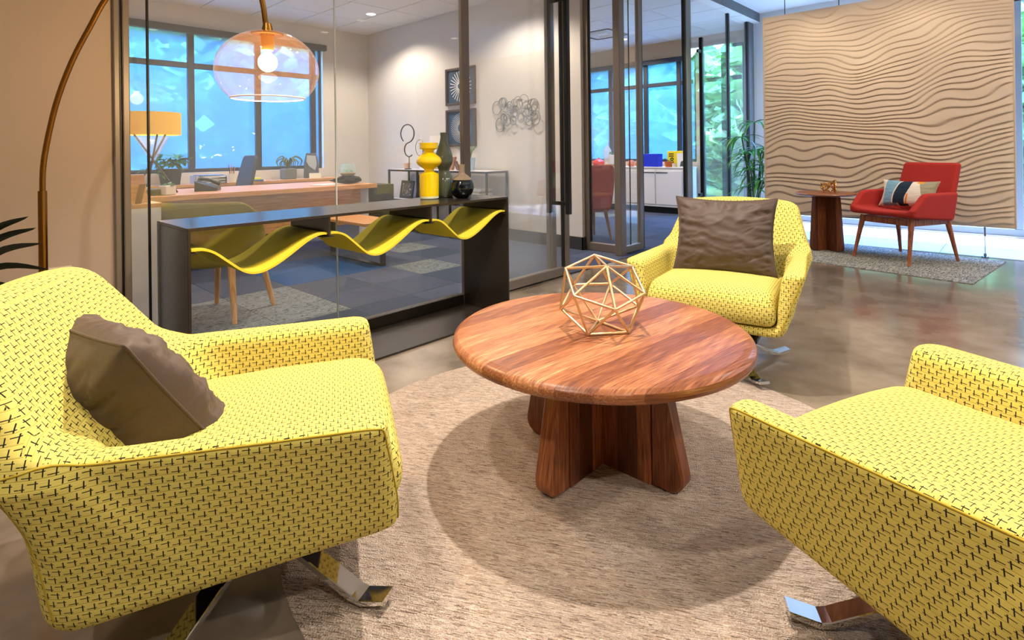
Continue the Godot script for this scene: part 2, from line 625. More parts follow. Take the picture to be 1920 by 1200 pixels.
func build_shell() -> void:
	# floors
	struct("floor_lobby", bb(Vector3(-2.7, -0.2, -2.98), Vector3(7.12, 0, 5.6)), M.polished_concrete)
	var et := struct("floor_entrance", bb(Vector3(7.12, -0.2, -3.09), Vector3(8.9, -0.012, 5.6)), mt("grout", Color(0.62, 0.62, 0.63), 0.9))
	var tm := mt("entrance_tile", Color(0.87, 0.85, 0.83), 0.35)
	for i in 3:
		for j in 11:
			put("floor_tile", bb(Vector3(7.123 + i * 0.6, -0.012, -3.08 + j * 0.8), Vector3(7.717 + i * 0.6, 0.0, -2.287 + j * 0.8), 0.002), tm, et)
	struct("trim_threshold", bb(Vector3(7.08, 0, -3.0), Vector3(7.12, 0.004, 0.0)), M.frame_bronze)
	var fo := struct("floor_office", bb(Vector3(0.4, -0.2, -8.0), Vector3(9.2, -0.006, -2.98)), M.baseboard_grey)
	rng.seed = 5
	for i in 17:
		for j in 10:
			var x := 0.56 + i * 0.5
			var z := -3.0 - (j + 1) * 0.5
			var k: int = [0, 0, 1, 2, 1, 0][rng.randi() % 6]
			if i in [3, 4] and j in [3, 4]: k = 3
			if (i == 1 and j in [0, 1, 2]) or (i == 2 and j in [1, 2]) or (i == 5 and j == 2) or (i == 11 and j == 3): k = 4
			if rng.randf() < 0.04: k = 4
			put("carpet_tile", bb(Vector3(x + 0.001, -0.006, z + 0.001), Vector3(x + 0.499, 0.0, z + 0.499), 0.002), M["carpet_%d" % k], fo)
	# ceilings
	struct("ceiling_lobby", bb(Vector3(-2.7, 3.15, -2.98), Vector3(9.2, 3.35, 5.6)), M.ceiling_white)
	var co := struct("ceiling_office", bb(Vector3(0.4, 3.02, -8.0), Vector3(9.2, 3.35, -2.98)), mt("ceiling_grid", Color(0.42, 0.42, 0.43), 0.8))
	for i in 14:
		for j in 6:
			put("ceiling_tile", bb(Vector3(0.62 + i * 0.62, 3.004, -7.83 + j * 0.81), Vector3(0.62 + i * 0.62 + 0.604, 3.02, -7.83 + j * 0.81 + 0.794), 0.003), M.ceiling_white, co)
	# lobby walls
	struct("wall_left", bb(Vector3(-2.7, 0, -3.1), Vector3(0.575, 3.15, -2.95)), M.wall_paint)
	struct("wall_front", bb(Vector3(-2.85, 0, -3.1), Vector3(-2.7, 3.15, 5.6)), M.wall_paint)
	struct("wall_back", bb(Vector3(-2.85, 0, 5.6), Vector3(8.9, 3.15, 5.75)), M.wall_white)
	wall_with_hole_x("wall_right", 8.75, 8.9, -3.09, 5.75, 3.15, -2.86, 1.18, 0.02, 2.86, M.wall_white)
	struct("wall_pillar", bb(Vector3(8.735, 0, -3.12), Vector3(9.2, 3.15, -3.09)), M.wall_white)
	# offices
	struct("wall_office_left", bb(Vector3(0.4, 0, -8.0), Vector3(0.55, 3.15, -3.1)), M.wall_white)
	wall_with_hole_z("wall_office_back", -8.0, -7.83, 0.4, 5.08, 3.15, 0.75, 4.17, 0.87, 2.72, mt("office_paint", Color(0.82, 0.80, 0.77), 0.85))
	struct("wall_divider", bb(Vector3(4.95, 0, -7.83), Vector3(5.08, 3.15, -3.59)), M.office_paint)
	struct("wall_office_far", bb(Vector3(5.08, 0, -7.15), Vector3(9.05, 3.15, -7.0)), M.office_paint)
	var tp := mt("tan_paint", Color(0.80, 0.70, 0.58), 0.85)
	var wr := S()
	bb2(wr, Vector3(9.05, 0, -7.15), Vector3(9.2, 3.15, -6.4))
	bb2(wr, Vector3(9.05, 0, -6.4), Vector3(9.2, 0.87, -4.15))
	bb2(wr, Vector3(9.05, 2.7, -6.4), Vector3(9.2, 3.15, -4.15))
	bb2(wr, Vector3(9.05, 0, -4.15), Vector3(9.2, 3.15, -4.08))
	bb2(wr, Vector3(9.05, 2.82, -4.08), Vector3(9.2, 3.15, -3.33))
	bb2(wr, Vector3(9.05, 0, -3.33), Vector3(9.2, 3.15, -3.12))
	struct("wall_office_right", wr, tp)
	struct("wall_bulkhead", bb(Vector3(0.575, 3.0, -3.1), Vector3(4.95, 3.15, -2.95)), M.wall_white)
	var bs := S()
	bb2(bs, Vector3(4.935, 0, -7.83), Vector3(4.95, 0.138, -3.575))
	bb2(bs, Vector3(4.935, 0, -3.59), Vector3(5.085, 0.138, -3.575))
	struct("baseboard_divider", bs, M.baseboard_grey)
	struct("baseboard_left", bb(Vector3(-2.7, 0, -2.95), Vector3(0.575, 0.1, -2.938)), M.baseboard_grey)
	struct("baseboard_office_back", bb(Vector3(0.55, 0, -7.83), Vector3(4.95, 0.138, -7.815)), M.baseboard_grey)

func window_bay_z(n: String, z: float, x0: float, x1: float, y0: float, y1: float, mull: Array, ty: float) -> void:
	var w := frame_of(n)
	var st := S()
	for y in [y0, y1 - 0.05]: bb2(st, Vector3(x0, y, z - 0.06), Vector3(x1, y + 0.05, z), 0.004)
	for x in [x0, x1 - 0.05]: bb2(st, Vector3(x, y0 + 0.05, z - 0.06), Vector3(x + 0.05, y1 - 0.05, z), 0.004)
	put("window_frame", st, M.window_frame, w)
	var xs := [x0 + 0.05]
	for x in mull:
		put("mullion", bb(Vector3(x - 0.037, y0 + 0.05, z + 0.04), Vector3(x + 0.037, y1 - 0.05, z + 0.10), 0.004), M.window_frame, w)
		xs += [x - 0.037, x + 0.037]
	xs.append(x1 - 0.05)
	for i in range(0, xs.size(), 2):
		put("transom", bb(Vector3(xs[i], ty - 0.035, z + 0.04), Vector3(xs[i + 1], ty + 0.035, z + 0.095), 0.004), M.window_frame, w)
		put("pane", bb(Vector3(xs[i], y0 + 0.05, z - 0.034), Vector3(xs[i + 1], ty - 0.035, z - 0.028)), M.pane, w)
		put("pane", bb(Vector3(xs[i], ty + 0.035, z - 0.034), Vector3(xs[i + 1], y1 - 0.05, z - 0.028)), M.pane, w)

func window_bay_x(n: String, x: float, z0: float, z1: float, y0: float, y1: float, mull: Array, ty: float) -> void:
	var w := frame_of(n)
	var st := S()
	for y in [y0, y1 - 0.05]: bb2(st, Vector3(x, y, z0), Vector3(x + 0.06, y + 0.05, z1), 0.004)
	for z in [z0, z1 - 0.05]: bb2(st, Vector3(x, y0 + 0.05, z), Vector3(x + 0.06, y1 - 0.05, z + 0.05), 0.004)
	put("window_frame", st, M.window_frame, w)
	var zs := [z0 + 0.05]
	for z in mull:
		put("mullion", bb(Vector3(x - 0.08, y0 + 0.05, z - 0.04), Vector3(x - 0.03, y1 - 0.05, z + 0.04), 0.004), M.window_frame, w)
		zs += [z - 0.04, z + 0.04]
	zs.append(z1 - 0.05)
	for i in range(0, zs.size(), 2):
		put("transom", bb(Vector3(x - 0.075, ty - 0.035, zs[i]), Vector3(x - 0.03, ty + 0.035, zs[i + 1]), 0.004), M.window_frame, w)
		put("pane", bb(Vector3(x + 0.03, y0 + 0.05, zs[i]), Vector3(x + 0.036, ty - 0.035, zs[i + 1])), M.pane, w)
		put("pane", bb(Vector3(x + 0.03, ty + 0.035, zs[i]), Vector3(x + 0.036, y1 - 0.05, zs[i + 1])), M.pane, w)

func build_windows() -> void:
	window_bay_z("window_1", -7.9, 0.75, 4.17, 0.87, 2.72, [1.52, 2.352, 3.193, 4.0], 2.24)
	window_bay_x("window_2", 9.1, -6.4, -4.15, 0.87, 2.70, [-5.85, -5.1, -4.45], 2.25)
	window_bay_x("window_7", 9.1, -4.08, -3.33, 0.0, 2.82, [-3.66], 2.25)
	# storefront of the entrance
	var w := frame_of("window_6")
	var st := S()
	for z in [-2.86, -0.13, 1.1]: bb2(st, Vector3(8.78, 0.1, z), Vector3(8.86, 2.86, z + 0.08), 0.004)
	bb2(st, Vector3(8.78, 0.02, -2.86), Vector3(8.86, 0.1, 1.18), 0.004)
	bb2(st, Vector3(8.78, 2.78, -2.78), Vector3(8.86, 2.86, 1.18), 0.004)
	put("window_frame", st, mt("light_frame", Color(0.62, 0.66, 0.70), 0.4, 0.3), w)
	for z in [[-2.78, -0.13], [-0.05, 1.1]]:
		put("pane", bb(Vector3(8.815, 0.1, z[0]), Vector3(8.821, 2.78, z[1])), M.pane, w)
	# roller shades
	var sh := mt("shade_mesh", Color(0.40, 0.64, 0.78, 0.52), 0.9, 0, 0.1)
	sh.transparency = BaseMaterial3D.TRANSPARENCY_ALPHA
	sh.backlight_enabled = true
	sh.backlight = Color(0.40, 0.64, 0.76)
	var a := thing("roller_shade", "blue-grey see-through roller shade drawn down over the wide window behind the wooden desk", "roller shade")
	put("cassette", bb(Vector3(0.72, 2.645, -7.829), Vector3(4.2, 2.73, -7.75), 0.006), M.window_frame, a)
	put("shade_cloth", bb(Vector3(0.76, 0.92, -7.872), Vector3(4.11, 2.68, -7.870)), sh, a)
	put("hem_bar", bb(Vector3(0.76, 0.895, -7.88), Vector3(4.11, 0.92, -7.865), 0.004), M.window_frame, a)
	var b := thing("roller_shade", "see-through roller shade drawn down over the window behind the white credenza", "roller shade")
	put("cassette", bb(Vector3(8.97, 2.62, -6.42), Vector3(9.049, 2.70, -4.18), 0.006), M.window_frame, b)
	put("shade_cloth", bb(Vector3(9.085, 0.92, -6.35), Vector3(9.087, 2.66, -4.2)), sh, b)
	put("hem_bar", bb(Vector3(9.08, 0.895, -6.35), Vector3(9.095, 0.92, -4.2), 0.004), M.window_frame, b)

func bar(p: Node3D, n: String, lo: Vector3, hi: Vector3, m: Material) -> void:
	put(n, bb(lo, hi, minf(0.004, (hi - lo)[(hi - lo).min_axis_index()] * 0.3)), m, p)

func build_partitions() -> void:
	var fb: Material = M.frame_bronze
	var bg: Material = M.black_gasket
	var w := frame_of("window_3")
	bar(w, "post", Vector3(0.575, 0, -3.03), Vector3(0.598, 3.0, -2.93), fb)
	bar(w, "gasket", Vector3(0.598, 0, -3.02), Vector3(0.609, 3.0, -2.945), bg)
	bar(w, "post", Vector3(0.609, 0, -3.03), Vector3(0.636, 3.0, -2.935), fb)
	bar(w, "sill_rail", Vector3(0.636, 0, -3.03), Vector3(2.645, 0.075, -2.965), M.console_bronze)
	bar(w, "head_rail", Vector3(0.636, 2.92, -3.03), Vector3(3.9, 3.0, -2.93), fb)
	for x in [[0.636, 0.712], [0.722, 1.664], [1.671, 2.642]]:
		put("pane", bb(Vector3(x[0], 0.075, -2.992), Vector3(x[1], 2.92, -2.982)), M.pane, w)
	bar(w, "gasket", Vector3(0.712, 0.075, -2.995), Vector3(0.722, 2.92, -2.979), bg)
	put("joint_strip", bb(Vector3(1.664, 0.075, -2.991), Vector3(1.671, 2.92, -2.983)), mt("clear_joint", Color(0.75, 0.8, 0.82), 0.15), w)
	bar(w, "mullion", Vector3(2.65, 0, -3.0), Vector3(2.725, 3.0, -2.965), fb)
	bar(w, "sill_rail", Vector3(2.73, 0, -3.10), Vector3(3.80, 0.055, -3.05), fb)
	put("pane", bb(Vector3(2.73, 0.055, -3.08), Vector3(3.76, 2.92, -3.07)), M.pane, w)
	bar(w, "post", Vector3(3.76, 0, -3.12), Vector3(3.82, 3.0, -3.05), fb)
	var d := frame_of("door_1")
	bar(d, "bottom_rail", Vector3(2.73, 0.012, -3.0), Vector3(3.82, 0.085, -2.955), fb)
	bar(d, "top_rail", Vector3(2.73, 2.86, -3.0), Vector3(3.82, 2.92, -2.955), fb)
	bar(d, "stile", Vector3(3.82, 0.012, -3.0), Vector3(3.885, 2.92, -2.955), fb)
	bar(d, "gasket", Vector3(3.80, 0.085, -2.99), Vector3(3.82, 2.86, -2.957), bg)
	bar(d, "gasket", Vector3(2.73, 0.002, -2.99), Vector3(4.35, 0.012, -2.97), bg)
	put("pane", bb(Vector3(2.73, 0.085, -2.984), Vector3(3.80, 2.86, -2.976)), M.pane, d)
	var hs := S()
	for z in [-2.875, -3.055]:
		bb2(hs, Vector3(3.745, 0.55, z - 0.02), Vector3(3.79, 2.6, z + 0.02), 0.004)
	for y in [0.64, 2.40]: bb2(hs, Vector3(3.755, y - 0.016, -3.04), Vector3(3.78, y + 0.016, -2.89), 0.003)
	put("handle", hs, M.black_metal, d)
	# second office: glass return, corner post, sliding leaf, fixed lights
	var v := frame_of("window_4")
	bar(v, "post", Vector3(5.0, 0, -3.59), Vector3(5.06, 3.04, -3.53), fb)
	bar(v, "gasket", Vector3(5.015, 0.1, -3.53), Vector3(5.04, 3.0, -3.515), bg)
	bar(v, "sill_rail", Vector3(5.0, 0, -3.53), Vector3(5.06, 0.085, -3.13), fb)
	put("pane", bb(Vector3(5.024, 0.085, -3.515), Vector3(5.034, 3.0, -3.13)), M.pane, v)
	bar(v, "post", Vector3(4.895, 0, -3.14), Vector3(4.995, 3.04, -3.06), fb)
	bar(v, "head_rail", Vector3(4.895, 3.03, -3.15), Vector3(8.735, 3.12, -3.05), mt("head_metal", Color(0.45, 0.46, 0.47), 0.4, 0.5))
	bar(v, "post", Vector3(6.46, 0, -3.14), Vector3(6.6, 3.03, -3.08), fb)
	bar(v, "gasket", Vector3(6.435, 0.0, -3.13), Vector3(6.46, 3.03, -3.09), bg)
	bar(v, "sill_rail", Vector3(6.6, 0, -3.13), Vector3(8.54, 0.07, -3.07), fb)
	bar(v, "gasket", Vector3(7.77, 0.07, -3.12), Vector3(7.83, 3.03, -3.08), bg)
	bar(v, "gasket", Vector3(8.5, 0.07, -3.12), Vector3(8.54, 3.03, -3.08), bg)
	bar(v, "post", Vector3(8.54, 0, -3.14), Vector3(8.735, 3.03, -3.07), M.head_metal)
	put("pane", bb(Vector3(6.6, 0.07, -3.104), Vector3(7.77, 3.03, -3.096)), M.pane, v)
	put("pane", bb(Vector3(7.83, 0.07, -3.104), Vector3(8.5, 3.03, -3.096)), M.pane, v)
	var e := frame_of("door_2")
	bar(e, "bottom_rail", Vector3(4.995, 0.012, -3.12), Vector3(5.31, 0.085, -3.08), fb)
	bar(e, "top_rail", Vector3(4.995, 2.96, -3.12), Vector3(5.31, 3.02, -3.08), fb)
	bar(e, "stile", Vector3(5.31, 0.012, -3.12), Vector3(5.385, 3.02, -3.08), fb)
	bar(e, "gasket", Vector3(5.385, 0.012, -3.115), Vector3(5.41, 3.02, -3.085), bg)
	bar(e, "gasket", Vector3(5.135, 0.085, -3.106), Vector3(5.147, 2.96, -3.094), bg)
	put("pane", bb(Vector3(4.995, 0.085, -3.104), Vector3(5.31, 2.96, -3.097)), M.pane, e)
	var h2 := S()
	bb2(h2, Vector3(6.7, 0.35, -3.03), Vector3(6.745, 2.5, -2.985), 0.006)
	bb2(h2, Vector3(6.61, 2.3, -3.02), Vector3(6.7, 2.34, -2.995), 0.004)
	bb2(h2, Vector3(6.61, 0.5, -3.02), Vector3(6.7, 0.54, -2.995), 0.004)
	put("handle", h2, M.black_metal, v)

# ---------- lounge chair (sitter looks along +z, +x is the sitter's left) ----------
func shell_sd(p: Vector3) -> float:
	var ax := absf(p.x)
	var y := p.y
	var z := p.z
	# outer tub: flares out to the arms, leans back at the front
	var wt := 0.370 + (z + 0.374) * 0.072
	var side := (ax - (0.308 + (y - 0.19) * (wt - 0.308) / 0.335)) * 0.955
	var front := z - (0.330 - 0.15 * (y - 0.25))
	var rear := -(z + 0.43 + (y - 0.18) * 0.16 - 0.95 * ax * ax) * 0.9
	var bottom := (0.150 + (z + 0.34) * 0.145) - y
	var topa := y - (0.532 - 0.012 * z)
	var tub := smax(smax(smax(side, front, 0.045), smax(rear, bottom, 0.06), 0.045), topa, 0.022)
	# back: leaning trapezoid
	var bw := 0.392 - maxf(0.0, y - 0.50) * 0.30 - maxf(0.0, 0.50 - y) * 0.42
	var bo := -(z + 0.352 + (y - 0.42) * 0.585 + 0.085 * (1.0 - minf(1.0, ax * ax * 9.0)) * (1.0 - smoothstep(0.45, 0.80, y))) * 0.87
	var bi := (z + 0.225 + (y - 0.42) * 0.685) * 0.83
	var bt := y - (0.803 - 0.02 * (ax / 0.3) * (ax / 0.3))
	var bk := smax(smax(ax - bw, smax(bo, bi, 0.05), 0.04), smax(bt, 0.30 - y, 0.04), 0.045)
	var d := smin(tub, bk, 0.055)
	# hollow for the seat
	var inner := ax - (0.29 + maxf(0.0, y - 0.36) * 0.12 + maxf(0.0, z) * 0.03)
	var hb := -(z + 0.215 + (y - 0.40) * 0.665) * 0.84
	var hollow := smax(smax(inner, hb, 0.12), 0.285 - y, 0.04)
	return smax(d, -hollow, 0.04)

func seat_sd(p: Vector3) -> float:
	var ax := absf(p.x)
	var t := p.y - (0.437 + 0.016 * (1.0 - ax * ax / 0.08) - 0.06 * maxf(0.0, 0.0 - p.z) )
	var b := 0.287 - p.y
	var s := ax - (0.287 + maxf(0.0, p.z) * 0.03)
	var f := p.z - 0.335
	var r := -(p.z + 0.26)
	return smax(smax(t, f, 0.11), smax(smax(b, r, 0.03), s, 0.045), 0.055)

func make_chair(at: Vector3, deg: float, label: String) -> Node3D:
	var o := thing("lounge_chair", label, "armchair", at, deg, "yellow swivel lounge chairs")
	put("shell", snet(shell_sd, Vector3(-0.45, 0.12, -0.66), Vector3(0.45, 0.84, 0.38), 0.0085), M.yellow_cloth, o)
	for sg in [-1.0, 1.0]:
		# sewn seams: along the outer edge of the arm, down its front corner and down the rear corner
		for line in [[Vector3(0.36, 0.525, -0.37), Vector3(0.39, 0.527, -0.1), Vector3(0.41, 0.526, 0.285)], [Vector3(0.41, 0.526, 0.285), Vector3(0.36, 0.40, 0.305), Vector3(0.315, 0.27, 0.325)], [Vector3(0.36, 0.525, -0.375), Vector3(0.335, 0.36, -0.36), Vector3(0.305, 0.20, -0.335)], [Vector3(0.36, 0.525, -0.375), Vector3(0.34, 0.66, -0.44), Vector3(0.30, 0.785, -0.555)]]:
			var pts := []
			for q in spline(line, 12):
				var w := Vector3(q.x * sg, q.y, q.z)
				for k in 6:
					var h := 0.004
					var g := Vector3(shell_sd(w + Vector3(h, 0, 0)) - shell_sd(w - Vector3(h, 0, 0)), shell_sd(w + Vector3(0, h, 0)) - shell_sd(w - Vector3(0, h, 0)), shell_sd(w + Vector3(0, 0, h)) - shell_sd(w - Vector3(0, 0, h)))
					w -= g.normalized() * shell_sd(w)
				pts.append(w)
			put("seam", tube(S(), pts, 0.0022, 6), mt("seam_cloth", Color(0.70, 0.60, 0.16), 0.9), o)
	put("seat_cushion", snet(seat_sd, Vector3(-0.34, 0.25, -0.34), Vector3(0.34, 0.48, 0.37), 0.0085), M.yellow_cloth, o)
	put("base_plate", bb(Vector3(-0.2, 0.165, -0.2), Vector3(0.2, 0.2, 0.2), 0.008), M.black_metal, o)
	put("column", lathe(S(), [Vector2(0.05, 0.09), Vector2(0.045, 0.13), Vector2(0.06, 0.18)], 20), M.chrome, o)
	var base := Node3D.new()
	base.name = "swivel_base"
	o.add_child(base)
	for k in 4:
		var st := S()
		var prof := PackedVector2Array([Vector2(0.0, 0.118), Vector2(0.10, 0.108), Vector2(0.285, 0.026), Vector2(0.305, 0.021), Vector2(0.372, 0.036), Vector2(0.374, 0.024), Vector2(0.31, 0.006), Vector2(0.28, 0.010), Vector2(0.10, 0.088), Vector2(0.0, 0.098)])
		extrude(st, prof, 0.05, Transform3D(Basis(Vector3.UP, k * PI / 2), Vector3.ZERO), 0.002)
		put("leg", st, M.chrome, base)
	return o

# ---------- pillows ----------
func pillow(n: String, label: String, w: float, h: float, t: float, m: Material, xf: Transform3D, sd: int, wr := 1.0, grp := "", front := 1.0) -> Node3D:
	var o := thing(n, label, "pillow", Vector3.ZERO, 0, grp)
	o.transform = xf
	var ns := FastNoiseLite.new()
	ns.seed = sd
	ns.frequency = 1.0
	ns.fractal_octaves = 2
	var surf := func(u: float, v: float, sg: float) -> Vector3:
		var a := u * 2.0 - 1.0
		var b := v * 2.0 - 1.0
		var e := maxf(0.0, (1.0 - a * a) * (1.0 - b * b))
		var x := a * w * 0.5 * (1.0 - 0.10 * (1.0 - b * b) * absf(a))
		var y := b * h * 0.5 * (1.0 - 0.10 * (1.0 - a * a) * absf(b))
		var th := t * 0.5 * (front if sg > 0.0 else 1.0) * pow(e, 0.42) * (1.0 - 0.12 * b)
		# creases running in from corners and edges, deeper near the seam
		var near := 1.0 - pow(e, 0.6)
		var ang := atan2(b, a)
		var cr := ns.get_noise_3d(ang * 3.2, 3.0 * sqrt(a * a + b * b) * 0.5, sg * 9.0)
		var big := ns.get_noise_3d(a * 1.3 + 20.0, b * 2.6, sg * 5.0)
		var ridge := pow(maxf(0.0, 1.0 - absf(ns.get_noise_3d(a * 1.1 - b * 0.5 + 40.0, b * 1.9 + a * 0.6, sg * 3.0)) * 3.0), 2.0)
		var fold := pow(maxf(0.0, 1.0 - absf(ns.get_noise_3d(a * 0.8 + b * 0.9 + 70.0, b * 3.4 - absf(a) * 1.4, sg * 6.0)) * 4.0), 2.0)
		th += wr * minf(1.0, e * 6.0) * (cr * 0.020 * near + big * 0.009 + ridge * 0.004 - fold * 0.012 * maxf(0.0, absf(a) - 0.25 + 0.4 * maxf(0.0, -b)))
		return Vector3(x, y, sg * th)
	var st := S()
	sheet(st, 60, 60, func(u, v): return surf.call(u, v, 1.0))
	sheet(st, 60, 60, func(u, v): return surf.call(u, v, -1.0), true)
	put("cover", st, m, o)
	var edge := []
	for k in 120:
		var q := k / 30
		var f := (k % 30) / 30.0
		var uv: Vector2 = [Vector2(f, 0), Vector2(1, f), Vector2(1 - f, 1), Vector2(0, 1 - f)][q]
		var p: Vector3 = surf.call(uv.x, uv.y, 1.0)
		edge.append(Vector3(p.x, p.y, 0))
	put("seam", tube(S(), edge, 0.0035, 6, true), m, o)
	return o

# ---------- round walnut table ----------
func plank_of_top(u0: float, u1: float, prof: Array) -> SurfaceTool:
	var st := S()
	var nu := 14
	var rings := []
	for i in nu + 1:
		var ff := float(i) / nu
		if u0 < -0.4: ff = ff * ff
		if u1 > 0.4: ff = 1.0 - (1.0 - ff) * (1.0 - ff)
		var u := lerpf(u0 + 0.0003, u1 - 0.0003, ff)
		var ring := []
		var ps := []
		for k in prof.size():
			var p: Vector2 = prof[k]
			if p.x < absf(u):
				# past the narrower part of the edge: slide round to where the edge is this wide
				var dirn := 1 if k < 3 else -1
				var kk := k
				while kk != 3 and prof[kk + dirn].x < absf(u): kk += dirn
				var a: Vector2 = prof[kk]
				var b: Vector2 = prof[clampi(kk + dirn, 0, prof.size() - 1)]
				p = a.lerp(b, clampf((absf(u) - a.x) / maxf(1e-6, b.x - a.x), 0.0, 1.0))
			ps.append(p)
		for p in ps: ring.append(Vector3(sqrt(maxf(0.0, p.x * p.x - u * u)), p.y, u))
		for k in range(ps.size() - 1, -1, -1):
			var p: Vector2 = ps[k]
			ring.append(Vector3(-sqrt(maxf(0.0, p.x * p.x - u * u)), p.y, u))
		rings.append(ring)
	var m: int = rings[0].size()
	for i in nu:
		for k in m:
			var l := (k + 1) % m
			var q := [rings[i][k], rings[i][l], rings[i + 1][l], rings[i + 1][k]]
			if absf(q[0].x - q[1].x) > 0.02 or k == m - 1 or k == m / 2 - 1: st.set_smooth_group(-1)
			else: st.set_smooth_group(gid + 1)
			var mid: Vector3 = (q[0] + q[1] + q[2] + q[3]) * 0.25
			var o := Vector3(mid.x, (mid.y - 0.445) * 12.0, 0) if not (k == m - 1 or k == m / 2 - 1) else Vector3(0, mid.y - 0.445, 0)
			for t in [[0, 1, 2], [0, 2, 3]]:
				var a: Vector3 = q[t[0]]
				var b: Vector3 = q[t[1]]
				var c: Vector3 = q[t[2]]
				if (b - a).cross(c - a).length_squared() > 1e-16: poly(st, [a, b, c], o)
	gid += 2
	st.set_smooth_group(-1)
	for e in [[0, -1.0], [nu, 1.0]]:
		var r: Array = rings[e[0]]
		for k in m / 2 - 1:
			poly(st, [r[k], r[k + 1], r[m - 2 - k], r[m - 1 - k]], Vector3(0, 0, e[1]))
	return st

func strip_leg(parent: Node3D, r_in: float, r_top: float, r_bot: float, y0: float, y1: float, th: float, ang: float, cuts: Array, tones: Array) -> void:
	var leg := Node3D.new()
	leg.name = "leg"
	parent.add_child(leg, true)
	leg.rotation.y = ang
	var pts := [Vector2(r_in, y0), Vector2(r_bot - 0.05, y0)]
	for k in 7:
		var t := -PI / 2 + k * (PI / 2 + 0.12) / 6.0
		pts.append(Vector2(r_bot - 0.05 + cos(t) * 0.05, y0 + 0.05 + sin(t) * 0.05))
	pts += [Vector2(r_top, y1), Vector2(r_in, y1)]
	var whole := PackedVector2Array(pts)
	for i in cuts.size() - 1:
		var c := PackedVector2Array([Vector2(cuts[i] + 0.0003, -1), Vector2(cuts[i + 1] - 0.0003, -1), Vector2(cuts[i + 1] - 0.0003, 2), Vector2(cuts[i] + 0.0003, 2)])
		for q in Geometry2D.intersect_polygons(whole, c):
			var last: bool = i == cuts.size() - 2
			put("plank", extrude(S(), q, th, Transform3D(), 0.007 if last else 0.001), M["walnut_leg_%d" % tones[i]], leg)

func build_table() -> void:
	var o := thing("coffee_table", "round walnut coffee table with a thick rounded edge standing on the round beige rug", "coffee table", Vector3(1.631, 0, -1.1165))
	var top := Node3D.new()
	top.name = "tabletop"
	o.add_child(top)
	top.rotation_degrees.y = -5.5
	var prof := [Vector2(0.47, 0.418), Vector2(0.492, 0.421), Vector2(0.508, 0.43), Vector2(0.515, 0.444), Vector2(0.511, 0.458), Vector2(0.498, 0.467), Vector2(0.478, 0.47)]
	var cuts := [-0.5149, -0.42, -0.335, -0.245, -0.16, -0.115, -0.02, 0.07, 0.105, 0.185, 0.225, 0.315, 0.41, 0.5149]
	var tones := [0, 1, 0, 2, 0, 2, 1, 0, 2, 0, 1, 0, 1]
	for i in cuts.size() - 1:
		put("plank", plank_of_top(cuts[i], cuts[i + 1], prof), M["walnut_%d" % tones[i]], top)
	var tn := [[0, 1, 0, 3], [1, 0, 2, 1], [0, 3, 1, 0], [1, 3, 0, 1]]
	for k in 4:
		strip_leg(o, 0.0, 0.245, 0.325, 0.012, 0.418, 0.062, deg_to_rad(90.0 * k), [0.032 if k % 2 else 0.0, 0.09, 0.165, 0.215, 0.4], tn[k])

func build_poly() -> void:
	var P := {"A": Vector3(1.703, 0.709, -1.181), "B": Vector3(1.568, 0.677, -1.213), "F": Vector3(1.487, 0.611, -1.117), "G": Vector3(1.54, 0.576, -0.99), "E": Vector3(1.675, 0.608, -0.959), "D": Vector3(1.756, 0.674, -1.054), "H": Vector3(1.549, 0.535, -1.222), "L": Vector3(1.533, 0.4755, -1.094), "M": Vector3(1.641, 0.4755, -1.002), "K": Vector3(1.766, 0.532, -1.039), "J": Vector3(1.783, 0.59, -1.167), "I": Vector3(1.674, 0.592, -1.259), "C": Vector3(1.603, 0.699, -1.062), "N": Vector3(1.677, 0.4755, -1.154)}
	var o := thing("geometric_sculpture", "openwork gold polyhedron of thin metal rods standing on the round coffee table", "sculpture", Vector3(1.63, 0.4705, -1.1))
	for e in "AB BF FG GE ED DA CA CB CF CG CE CD HI IJ JK KM ML LH NH NI NJ NK NM NL BH FH FL GL GM EM EK DK DJ AJ AI BI".split(" "):
		put("rod", tube(S(), [P[e[0]] - o.position, P[e[1]] - o.position], 0.0047, 8), M.champagne_metal, o)
	for k in P:
		put("joint", lathe(S(), [Vector2(0, -0.005), Vector2(0.004, -0.004), Vector2(0.0055, 0), Vector2(0.004, 0.004), Vector2(0, 0.005)], 8), M.champagne_metal, o, P[k] - o.position)

func build_rug() -> void:
	var st := S()
	var r := 1.037
	var ns := FastNoiseLite.new()
	ns.frequency = 3.0
	sheet(st, 160, 14, func(u, v):
		var t: float = u * TAU
		var rr: float = r * (1.0 - v) + (0.004 * ns.get_noise_2d(cos(t) * 9.0, sin(t) * 9.0) if v < 0.05 else 0.0)
		var y: float = 0.0115 - 0.0105 * pow(clampf(1.0 - v * 9.0, 0.0, 1.0), 2.0)
		return Vector3(rr * cos(t), y, -rr * sin(t)))
	var o := put("round_rug", st, M.rug_pile, null, Vector3(1.613, 0, -1.11))
	o.rotation_degrees.y = -61.5
	tag(o, "round beige flecked rug lying under the walnut coffee table and yellow chairs", "rug")

